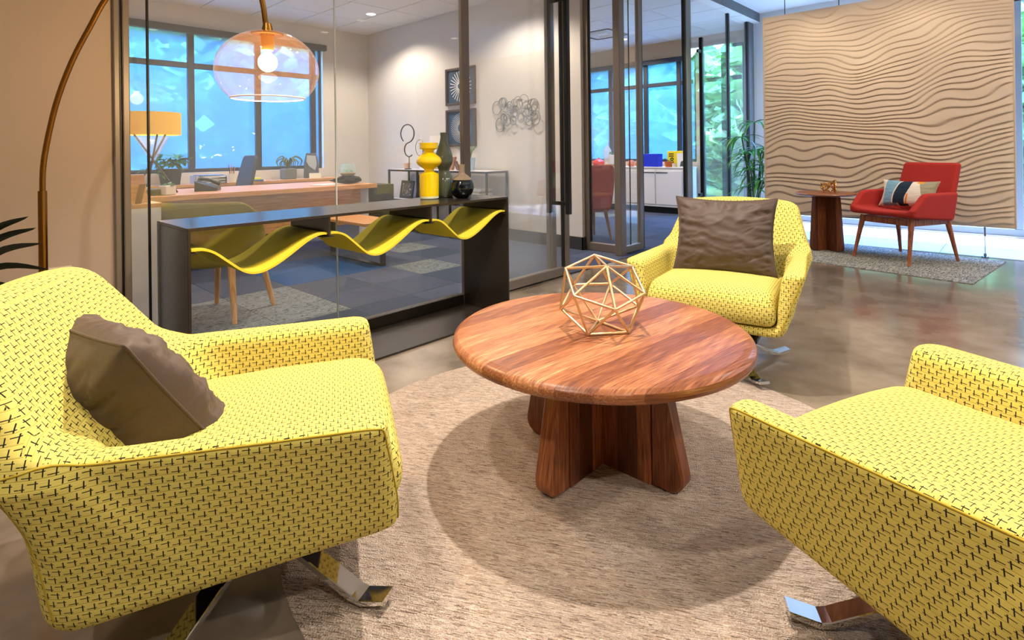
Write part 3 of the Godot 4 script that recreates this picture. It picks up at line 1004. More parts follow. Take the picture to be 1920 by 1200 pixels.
func build_arc_lamp() -> void:
	var o := thing("arc_floor_lamp", "brass arc floor lamp with clear glass globe shade reaching out over the black console", "floor lamp", Vector3(0.307, 0, -2.72))
	var d := Vector3(0.578, 0, 0.66).normalized()
	put("base", lathe(S(), disc_prof(0.16, 0, 0.035, 0.006), 40), M.brass, o)
	put("pole", tube(S(), [Vector3(0, 0.03, 0), Vector3(0, 0.97, 0)], 0.0142, 16), M.brass, o)
	var p := []
	for q in [[0, 0.96], [0.008, 1.09], [0.055, 1.29], [0.121, 1.457], [0.199, 1.597], [0.252, 1.686], [0.35, 1.80], [0.45, 1.872], [0.56, 1.90], [0.67, 1.885], [0.77, 1.82], [0.825, 1.745], [0.851, 1.673], [0.862, 1.60], [0.866, 1.56]]:
		p.append(d * q[0] + Vector3.UP * q[1])
	put("arm", tube(S(), spline(p, 4), 0.0098, 12), M.brass, o)
	var c := d * 0.87 + Vector3.UP * 1.41
	put("collar", lathe(S(), [Vector2(0.0, 0.128), Vector2(0.055, 0.132), Vector2(0.058, 0.139), Vector2(0.02, 0.147), Vector2(0.014, 0.175), Vector2(0.0, 0.18)], 24), M.brass, o, c)
	put("socket", lathe(S(), [Vector2(0, 0.075), Vector2(0.02, 0.075), Vector2(0.024, 0.09), Vector2(0.024, 0.13), Vector2(0, 0.13)], 20), mt("socket_gold", Color(0.75, 0.55, 0.3), 0.35, 0.8), o, c)
	var pr := []
	for k in 25:
		var t := lerpf(-0.786, 1.26, k / 24.0)
		pr.append(Vector2(cos(t) * 0.18, sin(t) * 0.148))
	var inner := []
	for k in range(24, -1, -1): inner.append(pr[k] * 0.985)
	var g := glass("globe_glass", Color(1.0, 0.74, 0.52), 0.014)
	put("globe_shade", lathe(S(), pr, 48), g, o, c)
	var rim := []
	for k in 48: rim.append(Vector3(cos(TAU * k / 48) * pr[0].x, pr[0].y, sin(TAU * k / 48) * pr[0].x))
	put("rim", tube(S(), rim, 0.0025, 6, true), mt("rim_glass", Color(0.95, 0.85, 0.78), 0.15), o, c)
	var bp := []
	for k in 13:
		var t := -PI / 2 + PI * k / 12.0
		bp.append(Vector2(maxf(0.0, cos(t)) * 0.034 if k < 10 else maxf(0.013, cos(t) * 0.034), 0.03 + sin(t) * 0.036))
	bp.append(Vector2(0.013, 0.078))
	put("bulb", lathe(S(), bp, 24), glow("lamp_bulb", Color(1.0, 0.90, 0.76), 6.0), o, c)
	var l := OmniLight3D.new()
	l.name = "bulb_light"
	add_child(l)
	l.position = o.position + c + Vector3(0, 0.03, 0)
	l.light_energy = 0.8
	l.light_color = Color(1.0, 0.84, 0.62)
	l.light_size = 0.03
	l.omni_range = 12.0
	l.omni_attenuation = 2.0
	l.shadow_enabled = true

func build_console() -> void:
	var o := thing("console_table", "long dark bronze console table with yellow felt slings standing against the glass partition", "console table", Vector3(0.738, 0, -2.52))
	var L := 1.912
	var D := 0.435
	var m: Material = M.console_bronze
	put("top", bb(Vector3(0, 0.782, -D), Vector3(L, 0.796, 0), 0.0015), m, o)
	put("side_panel", bb(Vector3(0, 0.012, -D), Vector3(0.012, 0.782, 0), 0.0015), m, o)
	put("side_panel", bb(Vector3(L - 0.012, 0.012, -D), Vector3(L, 0.782, 0), 0.0015), m, o)
	put("base_plate", bb(Vector3(0, 0, -D), Vector3(L, 0.012, 0), 0.0015), m, o)
	var xs := [0.012, 0.632, 1.268, L - 0.012]
	for k in [1, 2]: put("divider", bb(Vector3(xs[k] - 0.006, 0.688, -D + 0.02), Vector3(xs[k] + 0.006, 0.782, -0.004), 0.0015), m, o)
	for k in 4:
		var sg: float = [0.0, 0.0, 0.0, -1.0][k]
		var s := bb(Vector3(xs[k] - (0.03 if k > 0 else 0.0), 0.6835, -D + 0.02), Vector3(xs[k] + (0.03 if k < 3 else 0.0), 0.688, -0.012), 0.001)
		put("support_strip", s, m, o)
	for k in 3:
		var x0: float = xs[k] + 0.007
		var x1: float = xs[k + 1] - 0.007
		var dip := [0.135, 0.145, 0.138]
		var cl := []
		for q in [[0, 0.0], [0.035, 0.0], [0.085, -0.004], [0.15, -0.022], [0.24, -0.068], [0.34, -0.118], [0.42, -0.136], [0.50, -0.132], [0.60, -0.108], [0.72, -0.066], [0.83, -0.024], [0.91, -0.003], [0.965, 0.002], [1.0, 0.0]]:
			cl.append(Vector3(lerpf(x0, x1, q[0]), 0.7015 + q[1] * dip[k] / 0.136, 0))
		cl = spline(cl, 3)
		var up := PackedVector2Array()
		var dn := []
		for i in cl.size():
			var d: Vector3 = (cl[mini(i + 1, cl.size() - 1)] - cl[maxi(i - 1, 0)]).normalized()
			var nn := Vector2(-d.y, d.x) * 0.005
			up.append(Vector2(cl[i].x, cl[i].y) + nn)
			dn.append(Vector2(cl[i].x, cl[i].y) - nn)
		dn.reverse()
		up.append_array(PackedVector2Array(dn))
		put("felt_sling", extrude(S(), up, D - 0.035, Transform3D(Basis(), Vector3(0, 0, -D * 0.5)), 0.0, true), M.felt, o)

func build_vases() -> void:
	var y := 0.7965
	var a := thing("vase", "bright yellow glass vase with stacked bulging rings, standing on the black console", "vase", Vector3(2.235, y, -2.83), 0, "vases on the black console")
	var s := 0.00347
	var pr := []
	for q in [[0, 0.0], [16, 0.0], [17.5, 1.5], [17.5, 5.5], [17.8, 12], [18, 46], [17.2, 49], [10, 53], [9, 55], [10, 59], [16, 63], [21.5, 68], [23.5, 74], [21, 81], [14, 87], [9.5, 91], [9, 94], [12, 97], [16.5, 99], [17, 103], [17.2, 110], [16.5, 110.3], [15.5, 108], [15.5, 103], [0, 101]]:
		pr.append(Vector2(q[0], q[1] * 0.945) * s)
	put("body", lathe(S(), soft(pr.slice(3, 20), 4) + pr.slice(20), 40), mt("yellow_glass", Color(0.93, 0.80, 0.03), 0.08, 0, 0.6), a)
	put("foot", lathe(S(), [pr[0], pr[1], pr[2], pr[3], Vector2(0, pr[3].y)], 36), mt("clear_foot", Color(0.80, 0.83, 0.72), 0.05), a)
	var b := thing("vase", "smoked grey glass bottle vase pinched at the waist, tallest on the black console", "vase", Vector3(2.385, y, -2.86), 0, "vases on the black console")
	pr = []
	for q in [[0, 0], [14, 0], [17, 2], [18.5, 10], [18.5, 25], [15, 40], [11, 49], [10.5, 52], [12, 57], [16, 66], [17.2, 74], [15.5, 86], [11, 99], [7.5, 110], [6.4, 118], [6.8, 123], [6.8, 126], [5, 126], [5, 118], [0, 116]]:
		pr.append(Vector2(q[0] * 1.0, q[1] * 0.985) * s)
	put("body", lathe(S(), soft(pr.slice(0, 16), 4) + pr.slice(16), 40), mt("smoke_glass", Color(0.30, 0.33, 0.28), 0.06, 0, 0.7), b)
	var c := thing("vase", "round glass bulb vase with mirrored lower half and short neck on the console", "vase", Vector3(2.40, y, -2.70), 0, "vases on the black console")
	var s2 := 0.00338
	pr = []
	for q in [[0, 0], [8, 0], [13, 1.5], [19.5, 8], [23, 17], [23.2, 22], [22.0, 29], [19.5, 35]]: pr.append(Vector2(q[0], q[1]) * s2)
	put("mirrored_bowl", lathe(S(), soft(pr, 4), 40), mt("mirror_glass", Color(0.30, 0.33, 0.35), 0.03, 1.0), c)
	pr = []
	for q in [[19.4, 35.2], [14, 41], [8, 45.5], [6, 49], [5.5, 56], [6.2, 65]]: pr.append(Vector2(q[0], q[1]) * s2)
	put("neck", lathe(S(), soft(pr, 4), 40), glass("smoky_clear", Color(0.62, 0.54, 0.45), 0.55, 0.04), c)

# ---------- far end of the lobby ----------
func build_wave_panel() -> void:
	var o := thing("wave_panel", "large beige relief panel of rippling horizontal waves hung on cables behind the red armchair", "wall panel", Vector3(7.06, 0.30, 0))
	var z0 := -2.36
	var z1 := -0.10
	var h := 2.39
	var n1 := FastNoiseLite.new()
	n1.seed = 4
	n1.frequency = 1.0
	n1.fractal_octaves = 1
	var f := func(u: float, v: float) -> Vector3:
		var z := lerpf(z0, z1, u)
		var y := v * h
		var a := z * 0.55
		var w := n1.get_noise_2d(a * 1.2 + 3.0, y * 0.75) * 0.13 + n1.get_noise_2d(a * 2.8 + 50.0, y * 1.7) * 0.07 + n1.get_noise_2d(a * 1.5 + 90.0, y * 4.5) * 0.02 - 0.05 * (z + 1.2)
		var p := fposmod(-(y + w) * 17.0, 1.0)
		# each ripple swells slowly upwards and folds back sharply
		var q := pow(p, 0.75) if p < 0.80 else pow(0.80, 0.75) * pow(cos((p - 0.80) / 0.20 * PI * 0.5), 1.2)
		var e := minf(1.0, minf(minf(u * 60.0, (1.0 - u) * 60.0), minf(v * 60.0, (1.0 - v) * 60.0)))
		return Vector3(-0.019 * q * e, y, z)
	var m := mt("wave_plaster", Color(0.77, 0.695, 0.61), 0.75)
	put("relief", sheet(S(), 130, 560, f), m, o)
	put("backing", bb(Vector3(0.0005, 0, z0), Vector3(0.03, h, z1)), m, o)
	put("edge_trim", bb(Vector3(-0.004, 0, z0 - 0.012), Vector3(0.03, h, z0), 0.002), m, o)
	put("edge_trim", bb(Vector3(-0.004, 0, z1), Vector3(0.03, h, z1 + 0.012), 0.002), m, o)
	for z in [-2.12, -1.55, -0.95, -0.32]:
		put("cable", tube(S(), [Vector3(0.018, h, z), Vector3(0.018, 2.85, z)], 0.005, 8), M.window_frame, o)
	for z in [-2.12, -0.32]:
		var t := tube(S(), [Vector3(0.018, 0, z), Vector3(0.018, -0.09, z)], 0.008, 8)
		tube(t, [Vector3(0.018, -0.09, z), Vector3(0.018, -0.27, z)], 0.0035, 8)
		lathe(t, [Vector2(0, -0.297), Vector2(0.028, -0.297), Vector2(0.028, -0.288), Vector2(0.012, -0.284), Vector2(0.012, -0.26), Vector2(0, -0.26)], 16, Transform3D(Basis(), Vector3(0.018, 0, z)))
		put("cable", t, mt("steel", Color(0.6, 0.62, 0.66), 0.25, 1.0), o)

func red_seat_sd(p: Vector3) -> float:
	var ax := absf(p.x)
	var y := p.y
	var z := p.z
	var side := (ax - (0.318 + (y - 0.42) * 0.07)) * 0.99
	var fr := (z + maxf(0.0, y - 0.50) * 1.0 - 0.33 - 0.04 * (0.46 - y)) * 0.75
	var arm := smax(smax(side, fr, 0.03), smax(smax(-(z + 0.23 + (y - 0.4) * 0.12), y - 0.655, 0.02), (0.405 + z * 0.09) - y, 0.04), 0.03)
	var hol := smax(smax(ax - (0.258 + (y - 0.45) * 0.06), 0.485 + 0.06 * z - 0.02 * (1.0 - ax * 10.0 * ax) - y, 0.03), -(z + 0.9), 0.02)
	return smax(arm, -hol, 0.025)

func red_back_sd(p: Vector3) -> float:
	var ax := absf(p.x)
	var y := p.y
	var z := p.z
	var bo := -(z + 0.28 + (y - 0.45) * 0.33) * 0.95
	var bi := (z + 0.20 + (y - 0.45) * 0.36) * 0.95
	return smax(smax(ax - (0.262 + 0.03 * (0.9 - y)), smax(bo, bi, 0.03), 0.03), smax(y - 0.925, 0.40 - y, 0.03), 0.03)

func build_red_chair() -> void:
	var o := thing("red_armchair", "red upholstered armchair with angular arms and wooden legs in front of the wave panel", "armchair", Vector3(6.50, 0.0075, -0.89), -117.4)
	put("seat", snet(red_seat_sd, Vector3(-0.38, 0.34, -0.40), Vector3(0.38, 0.72, 0.42), 0.0095), M.red_cloth, o)
	put("backrest", snet(red_back_sd, Vector3(-0.36, 0.36, -0.52), Vector3(0.36, 0.96, 0.0), 0.0095), M.red_cloth, o)
	var st := S()
	bb2(st, Vector3(-0.24, 0.352, 0.225), Vector3(0.24, 0.41, 0.25), 0.003)
	bb2(st, Vector3(-0.24, 0.352, -0.25), Vector3(0.24, 0.41, -0.225), 0.003)
	for s in [-1, 1]: bb2(st, Vector3(s * 0.24 - 0.012, 0.352, -0.25), Vector3(s * 0.24 + 0.012, 0.41, 0.25), 0.003)
	put("apron", st, M.chair_leg_wood, o)
	for sx in [-1, 1]:
		for sz in [-1, 1]:
			put("leg", tube(S(), [Vector3(sx * 0.235, 0.415, sz * 0.235), Vector3(sx * 0.272, 0.0, sz * 0.33)], [0.026, 0.013], 12), M.chair_leg_wood, o)
	# lumbar pillow with colour fields
	var n := 256
	var im := Image.create(2 * n, n, false, Image.FORMAT_RGB8)
	for y in n:
		for x in 2 * n:
			var u := float(x) / (2 * n)
			var v := 1.0 - float(y) / n
			var c := Color(0.86, 0.82, 0.77)
			if u > 0.10 and u < 0.36: c = Color(0.45, 0.62, 0.72)
			var a := 0.31 + 0.16 * sin(v * 2.0) - 0.10 * v
			if u > 0.27 + 0.11 * v * v and u < 0.50 + 0.06 * v - 0.02 * sin(v * 6.0): c = Color(0.03, 0.13, 0.22)
			if absf(u - 0.27 - 0.11 * v * v) < 0.012: c = Color(0.86, 0.82, 0.77)
			if u > 0.50 + 0.06 * v and u < 0.535 + 0.05 * v and v < 0.45: c = Color(0.85, 0.48, 0.10)
			if u > 0.70 - 0.16 * (v - 0.9) and v > 0.25: c = Color(0.60, 0.58, 0.48)
			if u > 0.66 and u < 0.76 and v > 0.86: c = Color(0.85, 0.55, 0.12)
			im.set_pixel(x, y, c)
	var pm := mt("colour_field_cloth", Color(1, 1, 1), 0.9)
	pm.albedo_texture = ImageTexture.create_from_image(im)
	tri(pm, Vector3(1.0 / 0.50, 1.0 / 0.27, 1.0), false, Vector3(0.5, 0.5, 0))
	var b := Basis(Vector3.UP, deg_to_rad(-117.4 + 8.0)) * Basis(Vector3.RIGHT, deg_to_rad(-20))
	pillow("lumbar_pillow", "oblong pillow patterned in pale blue, navy, cream and grey resting on the red armchair", 0.50, 0.27, 0.13, pm, Transform3D(b, Vector3(6.555, 0.632, -0.86)), 31, 0.3)

func build_side_table() -> void:
	var o := thing("side_table", "small round walnut side table beside the red armchair", "side table", Vector3(6.585, 0.0075, -1.585))
	put("tabletop", lathe(S(), [Vector2(0, 0.575), Vector2(0.255, 0.575), Vector2(0.285, 0.585), Vector2(0.292, 0.595), Vector2(0.285, 0.605), Vector2(0.27, 0.608), Vector2(0, 0.608)], 48), M.walnut_1, o)
	for k in 4:
		strip_leg(o, 0.0, 0.165, 0.205, 0.0, 0.575, 0.05, deg_to_rad(-30.0 + 90.0 * k), [0.026 if k % 2 else 0.0, 0.08, 0.14, 0.3], [[1, 3, 1], [3, 1, 3], [1, 1, 3], [3, 3, 1]][k])
	var g := thing("knot_sculpture", "small gold knot of looped wire standing on the round side table", "sculpture", Vector3(6.60, 0.616, -1.56))
	for q in [[0.0, 0.9, 0.0], [0.5, 2.2, 0.018], [-0.4, 0.2, 0.03]]:
		var pts := []
		for k in 64:
			var t := TAU * k / 64
			pts.append(Vector3(cos(t) * 0.075, 0.062 + q[2] - 0.014 + 0.030 * sin(2.0 * t + q[1]) + 0.018 * sin(3.0 * t + q[0]), sin(t) * 0.068 * (1.0 + 0.1 * sin(3 * t))))
		put("loop", tube(S(), pts, 0.006, 8, true), mt("gold", Color(0.75, 0.55, 0.28), 0.25, 1.0), g)
	for k in 5:
		var t := TAU * k / 5
		put("loop", tube(S(), spline([Vector3(cos(t) * 0.07, 0.006, sin(t) * 0.06), Vector3(cos(t + 0.9) * 0.078, 0.05, sin(t + 0.9) * 0.07), Vector3(cos(t + 1.8) * 0.06, 0.10, sin(t + 1.8) * 0.05)], 5), 0.006, 8), M.gold, g)
	var st := S()
	sheet(st, 60, 40, func(u, v):
		var x: float = lerpf(-0.64, 0.64, u)
		var z: float = lerpf(0.96, -0.96, v)
		return Vector3(x, 0.006 + 0.0012 * sin(x * 140.0), z))
	bb2(st, Vector3(-0.64, 0.0, -0.96), Vector3(0.64, 0.0045, 0.96))
	var rm := mt("woven_rug", Color(1, 1, 1), 0.97, 0, 0.1)
	rm.albedo_texture = dash_texture(512, Color(0.58, 0.57, 0.54), [Color(0.30, 0.31, 0.31), Color(0.70, 0.69, 0.66), Color(0.50, 0.50, 0.48), Color(0.22, 0.23, 0.25)], 6000, 6, 40, 5, 77)
	tri(rm, Vector3(1.6, 1.6, 1.6))
	var r := put("woven_rug", st, rm, null, Vector3(6.41, 0.0, -1.20))
	r.rotation_degrees.y = -7.5
	tag(r, "small grey woven rectangular rug lying under the red armchair", "rug")

func leaf_mesh(l: float, w: float, droop: float) -> ArrayMesh:
	var st := S()
	sheet(st, 2, 8, func(u, v):
		var s: float = v
		var ww: float = w * pow(sin(PI * clampf(0.06 + s * 0.94, 0, 1)), 0.7) * (u - 0.5)
		return Vector3(ww, l * (0.35 * s - droop * s * s) - absf(u - 0.5) * -w * 0.35, l * s * (1.0 - 0.25 * droop * s)))
	st.generate_normals()
	return st.commit()

func build_plants() -> void:
	rng.seed = 12
	var o := thing("umbrella_papyrus", "tall papyrus plant with whorls of narrow drooping leaves beside the wave panel", "potted plant", Vector3(7.70, 0, -2.74))
	put("pot", lathe(S(), [Vector2(0, 0), Vector2(0.14, 0), Vector2(0.17, 0.02), Vector2(0.19, 0.33), Vector2(0.178, 0.335), Vector2(0.17, 0.28), Vector2(0, 0.28)], 32), mt("grey_pot", Color(0.35, 0.35, 0.36), 0.6), o)
	var lm := [leaf_mesh(0.40, 0.036, 0.5), leaf_mesh(0.36, 0.034, 0.8), leaf_mesh(0.30, 0.032, 0.35)]
	var heads := [[Vector3(0.04, 1.44, 0.02), 12], [Vector3(-0.13, 1.24, -0.09), 14], [Vector3(0.22, 0.94, 0.20), 11], [Vector3(0.16, 1.10, 0.10), 12], [Vector3(-0.20, 1.02, -0.02), 12], [Vector3(0.0, 1.06, 0.03), 12], [Vector3(-0.05, 0.92, -0.06), 14], [Vector3(0.10, 1.02, 0.08), 10], [Vector3(0.05, 0.86, 0.10), 12], [Vector3(-0.14, 0.80, 0.03), 12], [Vector3(0.08, 0.70, -0.05), 12], [Vector3(-0.08, 0.66, 0.14), 12], [Vector3(0.13, 0.60, 0.12), 12], [Vector3(-0.03, 0.56, 0.02), 14]]
	for h in heads:
		var b := Vector3(h[0].x * 0.25 + rng.randf_range(-0.05, 0.05), 0.27, h[0].z * 0.25 + rng.randf_range(-0.05, 0.05))
		put("stem", tube(S(), spline([b, b.lerp(h[0], 0.5) + Vector3(-h[0].x * 0.12, 0.02, -h[0].z * 0.12), h[0]], 5), 0.010, 8), mt("papyrus_stem", Color(0.22, 0.30, 0.10), 0.5), o)
		var a0 := rng.randf() * TAU
		for k in h[1]:
			var lf := put("leaf", lm[rng.randi() % 3], M.leaf if rng.randf() < 0.6 else mt("leaf_mid", Color(0.13, 0.33, 0.10), 0.4), o, h[0])
			lf.basis = Basis(Vector3.UP, a0 + TAU * k / h[1] + rng.randf_range(-0.2, 0.2)) * Basis(Vector3.RIGHT, rng.randf_range(-0.25, 0.35)) * Basis.from_scale(Vector3.ONE * rng.randf_range(0.8, 1.1))
	# palm at the left wall, only its leaf tips show
	var p := thing("potted_palm", "dark green palm whose leaf tips reach in beside the brass lamp pole", "potted plant", Vector3(-0.08, 0, -2.50))
	put("pot", lathe(S(), [Vector2(0, 0), Vector2(0.15, 0), Vector2(0.19, 0.36), Vector2(0.175, 0.36), Vector2(0.165, 0.30), Vector2(0, 0.30)], 32), M.grey_pot, p)
	var tips := [Vector3(0.315, 0.905, 0.11), Vector3(0.335, 0.865, 0.10), Vector3(0.345, 0.815, 0.12), Vector3(0.375, 0.712, 0.03), Vector3(0.33, 0.64, 0.05), Vector3(-0.3, 0.9, 0.1), Vector3(-0.1, 1.0, 0.25), Vector3(-0.3, 0.75, 0.25), Vector3(0.0, 1.0, -0.15)]
	for t in tips:
		var b := Vector3(0, 0.30, 0)
		var mid := b.lerp(t, 0.55) + Vector3(0, 0.16, 0)
		if t.y < 0.75 and t.x > 0: mid = b.lerp(t, 0.5) + Vector3(0, 0.20, 0)
		var sp := spline([b, mid, t], 8)
		var st := S()
		smooth(st)
		var sd: Vector3 = (t - b).cross(Vector3.UP).normalized()
		for i in sp.size() - 1:
			var w0 := 0.021 * pow(sin(PI * clampf(0.05 + 0.95 * i / (sp.size() - 1.0), 0, 1)), 0.8)
			var w1 := 0.021 * pow(sin(PI * clampf(0.05 + 0.95 * (i + 1) / (sp.size() - 1.0), 0, 1)), 0.8)
			for s in [-1.0, 1.0]:
				var e0: Vector3 = sp[i] + (sd * 0.7 + Vector3.UP * 0.7) * w0 * s + Vector3(0, 0.1 * w0, 0)
				var e1: Vector3 = sp[i + 1] + (sd * 0.7 + Vector3.UP * 0.7) * w1 * s + Vector3(0, 0.1 * w1, 0)
				poly(st, [sp[i], sp[i + 1], e1, e0], Vector3.UP)
		put("leaf", st, M.leaf_dark, p)
	var ou := S()
	bb2(ou, Vector3(0.345, 0.52, -2.95), Vector3(0.425, 0.64, -2.944), 0.002)
	var op := put("outlet_plate", ou, mt("plate", Color(0.76, 0.69, 0.625), 0.5))
	tag(op, "pale wall outlet plate low on the beige wall beside the lamp pole", "outlet")
	for y in [0.55, 0.60]:
		put("socket", bb(Vector3(0.37, y, -2.945), Vector3(0.40, y + 0.025, -2.942), 0.001), mt("socket_beige", Color(0.70, 0.635, 0.575), 0.5), op)

# ---------- ceiling lights ----------
func downlight(at: Vector3, label: String, e: float, col: Color, ang := 60.0, grp := "ceiling downlights") -> void:
	var o := thing("downlight", label, "ceiling light", at, 0, grp)
	put("trim_ring", lathe(S(), [Vector2(0.062, -0.002), Vector2(0.082, -0.006), Vector2(0.088, 0.0), Vector2(0.062, 0.0)], 32), M.ceiling_white, o)
	put("lens", lathe(S(), disc_prof(0.062, -0.004, -0.0005, 0.001), 28), glow("lens_%s" % col.to_html(), col, 3.5), o)
	lamp_spot("downlight_beam", at - Vector3(0, 0.02, 0), at - Vector3(0, 2, 0), e, col, ang, 0.06)

func track_head(at: Vector3, to: Vector3, e: float, ang: float, col: Color) -> void:
	var o := thing("track_spotlight", "small white cylinder spotlight on the ceiling track", "spotlight", at, 0, "ceiling track spotlights")
	var d := (to - at).normalized()
	var s := d.cross(Vector3(0.3, 0, 1)).normalized()
	var t := Transform3D(Basis(s, d, s.cross(d)), Vector3.ZERO)
	put("can", lathe(S(), [Vector2(0.03, -0.12), Vector2(0.042, -0.11), Vector2(0.042, 0.0), Vector2(0.036, 0.0), Vector2(0.034, -0.02)], 24, t), M.ceiling_white, o)
	put("lens", lathe(S(), [Vector2(0, -0.018), Vector2(0.034, -0.018), Vector2(0.034, -0.014), Vector2(0, -0.014)], 20, t), glow("spot_lens", Color(1.0, 0.88, 0.72), 6.0), o)
	put("stem", tube(S(), [Vector3(0, 0.05, 0) - d * 0.06, Vector3(0, 3.15 - at.y, 0)], 0.008, 8), M.ceiling_white, o)
	lamp_spot("spot_beam", at + d * 0.01, to, e, col, ang, 0.03)

func build_lights() -> void:
	var warm := Color(1.0, 0.95, 0.89)
	track_head(Vector3(1.83, 2.95, -1.33), Vector3(1.7, 0, -1.05), 8.2, 52.0, warm)
	track_head(Vector3(0.25, 2.95, -1.42), Vector3(1.1, 0, -0.9), 2.6, 50.0, warm)
	track_head(Vector3(2.40, 2.95, -1.31), Vector3(1.8, 0, -1.1), 2.6, 50.0, warm)
	for z in [-0.25, -1.2, -2.15]:
		track_head(Vector3(5.75, 2.95, z), Vector3(7.0, 1.35, z - 0.1), 1.45, 48.0, Color(1.0, 0.93, 0.84))
	for q in [[4.66, 1.57], [4.67, 2.73], [2.585, 4.43], [0.3, 1.6], [2.5, 1.6], [6.6, 1.6], [-1.2, -0.6]]:
		downlight(Vector3(q[0], 3.15, q[1]), "round recessed downlight glowing in the lobby ceiling", 4.6, Color(1.0, 0.96, 0.90), 70.0, "lobby downlights")
	for q in [[4.23, -6.59, "round recessed downlight in the tiled ceiling near the far corner above the shelf unit"], [2.4, -6.59, "round recessed downlight in the tiled ceiling above the wooden desk"], [2.4, -4.3, "round recessed downlight in the tiled ceiling above the green guest chair"], [4.2, -4.3, "round recessed downlight in the tiled ceiling near the reflected rings"]]:
		downlight(Vector3(q[0], 3.004, q[1]), q[2], 4.4, Color(1.0, 0.94, 0.86), 70.0, "desk office downlights")
	for q in [[8.3, -5.1, "round recessed downlight in the tiled ceiling above the white credenza"], [6.2, -4.75, "round recessed downlight in the tiled ceiling above the red guest chair"], [7.0, -6.2, "round recessed downlight in the tiled ceiling farthest back in the credenza office"]]:
		downlight(Vector3(q[0], 3.004, q[1]), q[2], 4.4, Color(1.0, 0.94, 0.86), 70.0, "credenza office downlights")
	var v := thing("air_vent", "square dark-edged air vent in the tiled ceiling of the credenza office", "air vent", Vector3(7.68, 3.004, -5.12))
	for k in 3:
		var a := 0.30 - 0.09 * k
		var sv := S()
		for sg in [-1.0, 1.0]:
			bb2(sv, Vector3(-a, -0.012 - 0.004 * k, sg * a - 0.012), Vector3(a, 0.0, sg * a + 0.012))
			bb2(sv, Vector3(sg * a - 0.012, -0.012 - 0.004 * k, -a), Vector3(sg * a + 0.012, 0.0, a))
		put("louvre", sv, M.black_metal if k == 0 else M.ceiling_white, v)
	for q in [[8.05, -1.9, "chrome sprinkler head on the ceiling nearer the glass partition"], [8.0, -1.62, "chrome sprinkler head on the ceiling above the wave panel"]]:
		var sk := thing("sprinkler", q[2], "sprinkler", Vector3(q[0], 3.15, q[1]))
		put("pipe", tube(S(), [Vector3(0, 0, 0), Vector3(0, -0.10, 0)], 0.010, 8), M.chrome, sk)
		put("deflector", lathe(S(), disc_prof(0.045, -0.108, -0.10, 0.002), 16), M.chrome, sk)

# ---------- desk office ----------
func tub_sd(p: Vector3) -> float:
	var r := sqrt(p.x * p.x / 0.0961 + p.z * p.z / 0.0841)
	var rr := (r - 1.0 - 0.12 * (p.y - 0.5)) * 0.27
	var ri := (r - 0.83 - 0.16 * (p.y - 0.5)) * 0.27
	var topy := 0.79 - 0.30 * smoothstep(-0.16, 0.24, p.z)
	var d := smax(smax(rr, p.y - topy, 0.03), (0.335 + 0.05 * (1.0 - r * r)) - p.y, 0.08)
	var hol := smax(ri, 0.45 - p.y, 0.06)
	var open := smax(smax(absf(p.x) - 0.20, 0.44 - p.y, 0.05), -(p.z - 0.05), 0.03)
	return smax(smax(d, -hol, 0.025), -open, 0.04)

func tub_chair(n: String, label: String, at: Vector3, deg: float, m: Material, lm: Material) -> void:
	var o := thing(n, label, "chair", at, deg)
	var sh := put("shell", snet(tub_sd, Vector3(-0.37, 0.30, -0.36), Vector3(0.37, 0.84, 0.36), 0.012), m, o, Vector3(0.09, 0, 0))
	sh.scale = Vector3(1.14, 1.0, 1.04)
	for sx in [-1, 1]:
		for sz in [-1, 1]:
			put("leg", tube(S(), [Vector3(sx * 0.16, 0.40, sz * 0.16), Vector3(sx * 0.225, 0.0, sz * 0.225)], [0.024, 0.016], 12), lm, o)

func foliage(o: Node3D, c: Vector3, rad: Vector3, count: int, sz: float, m: Material, sd: int) -> void:
	rng.seed = sd
	var st := S()
	smooth(st)
	poly(st, [Vector3(-0.5, 0, 0), Vector3(-0.35, 0.05, 0.45), Vector3(0, 0.02, 1.0), Vector3(0, -0.04, 0.45)], Vector3.UP)
	poly(st, [Vector3(0.5, 0, 0) * 0.001, Vector3(0, -0.04, 0.45), Vector3(0, 0.02, 1.0), Vector3(0.35, 0.05, 0.45)], Vector3.UP)
	st.generate_normals()
	var me := st.commit()
	for k in count:
		var d := Vector3(rng.randfn(), rng.randfn(), rng.randfn()).normalized() * pow(rng.randf(), 0.4)
		var lf := put("leaf", me, m, o, c + d * rad)
		lf.basis = Basis(Vector3.UP, atan2(d.x, d.z) + rng.randf_range(-0.6, 0.6)) * Basis(Vector3.RIGHT, rng.randf_range(-0.3, 0.9)) * Basis.from_scale(Vector3.ONE * sz * rng.randf_range(0.7, 1.2))

func simple(n: String, st, m: Material, label: String, cat: String, at: Vector3, deg := 0.0, grp := "") -> MeshInstance3D:
	var o := put(n, st, m, null, at)
	o.rotation_degrees.y = deg
	tag(o, label, cat, grp)
	return o

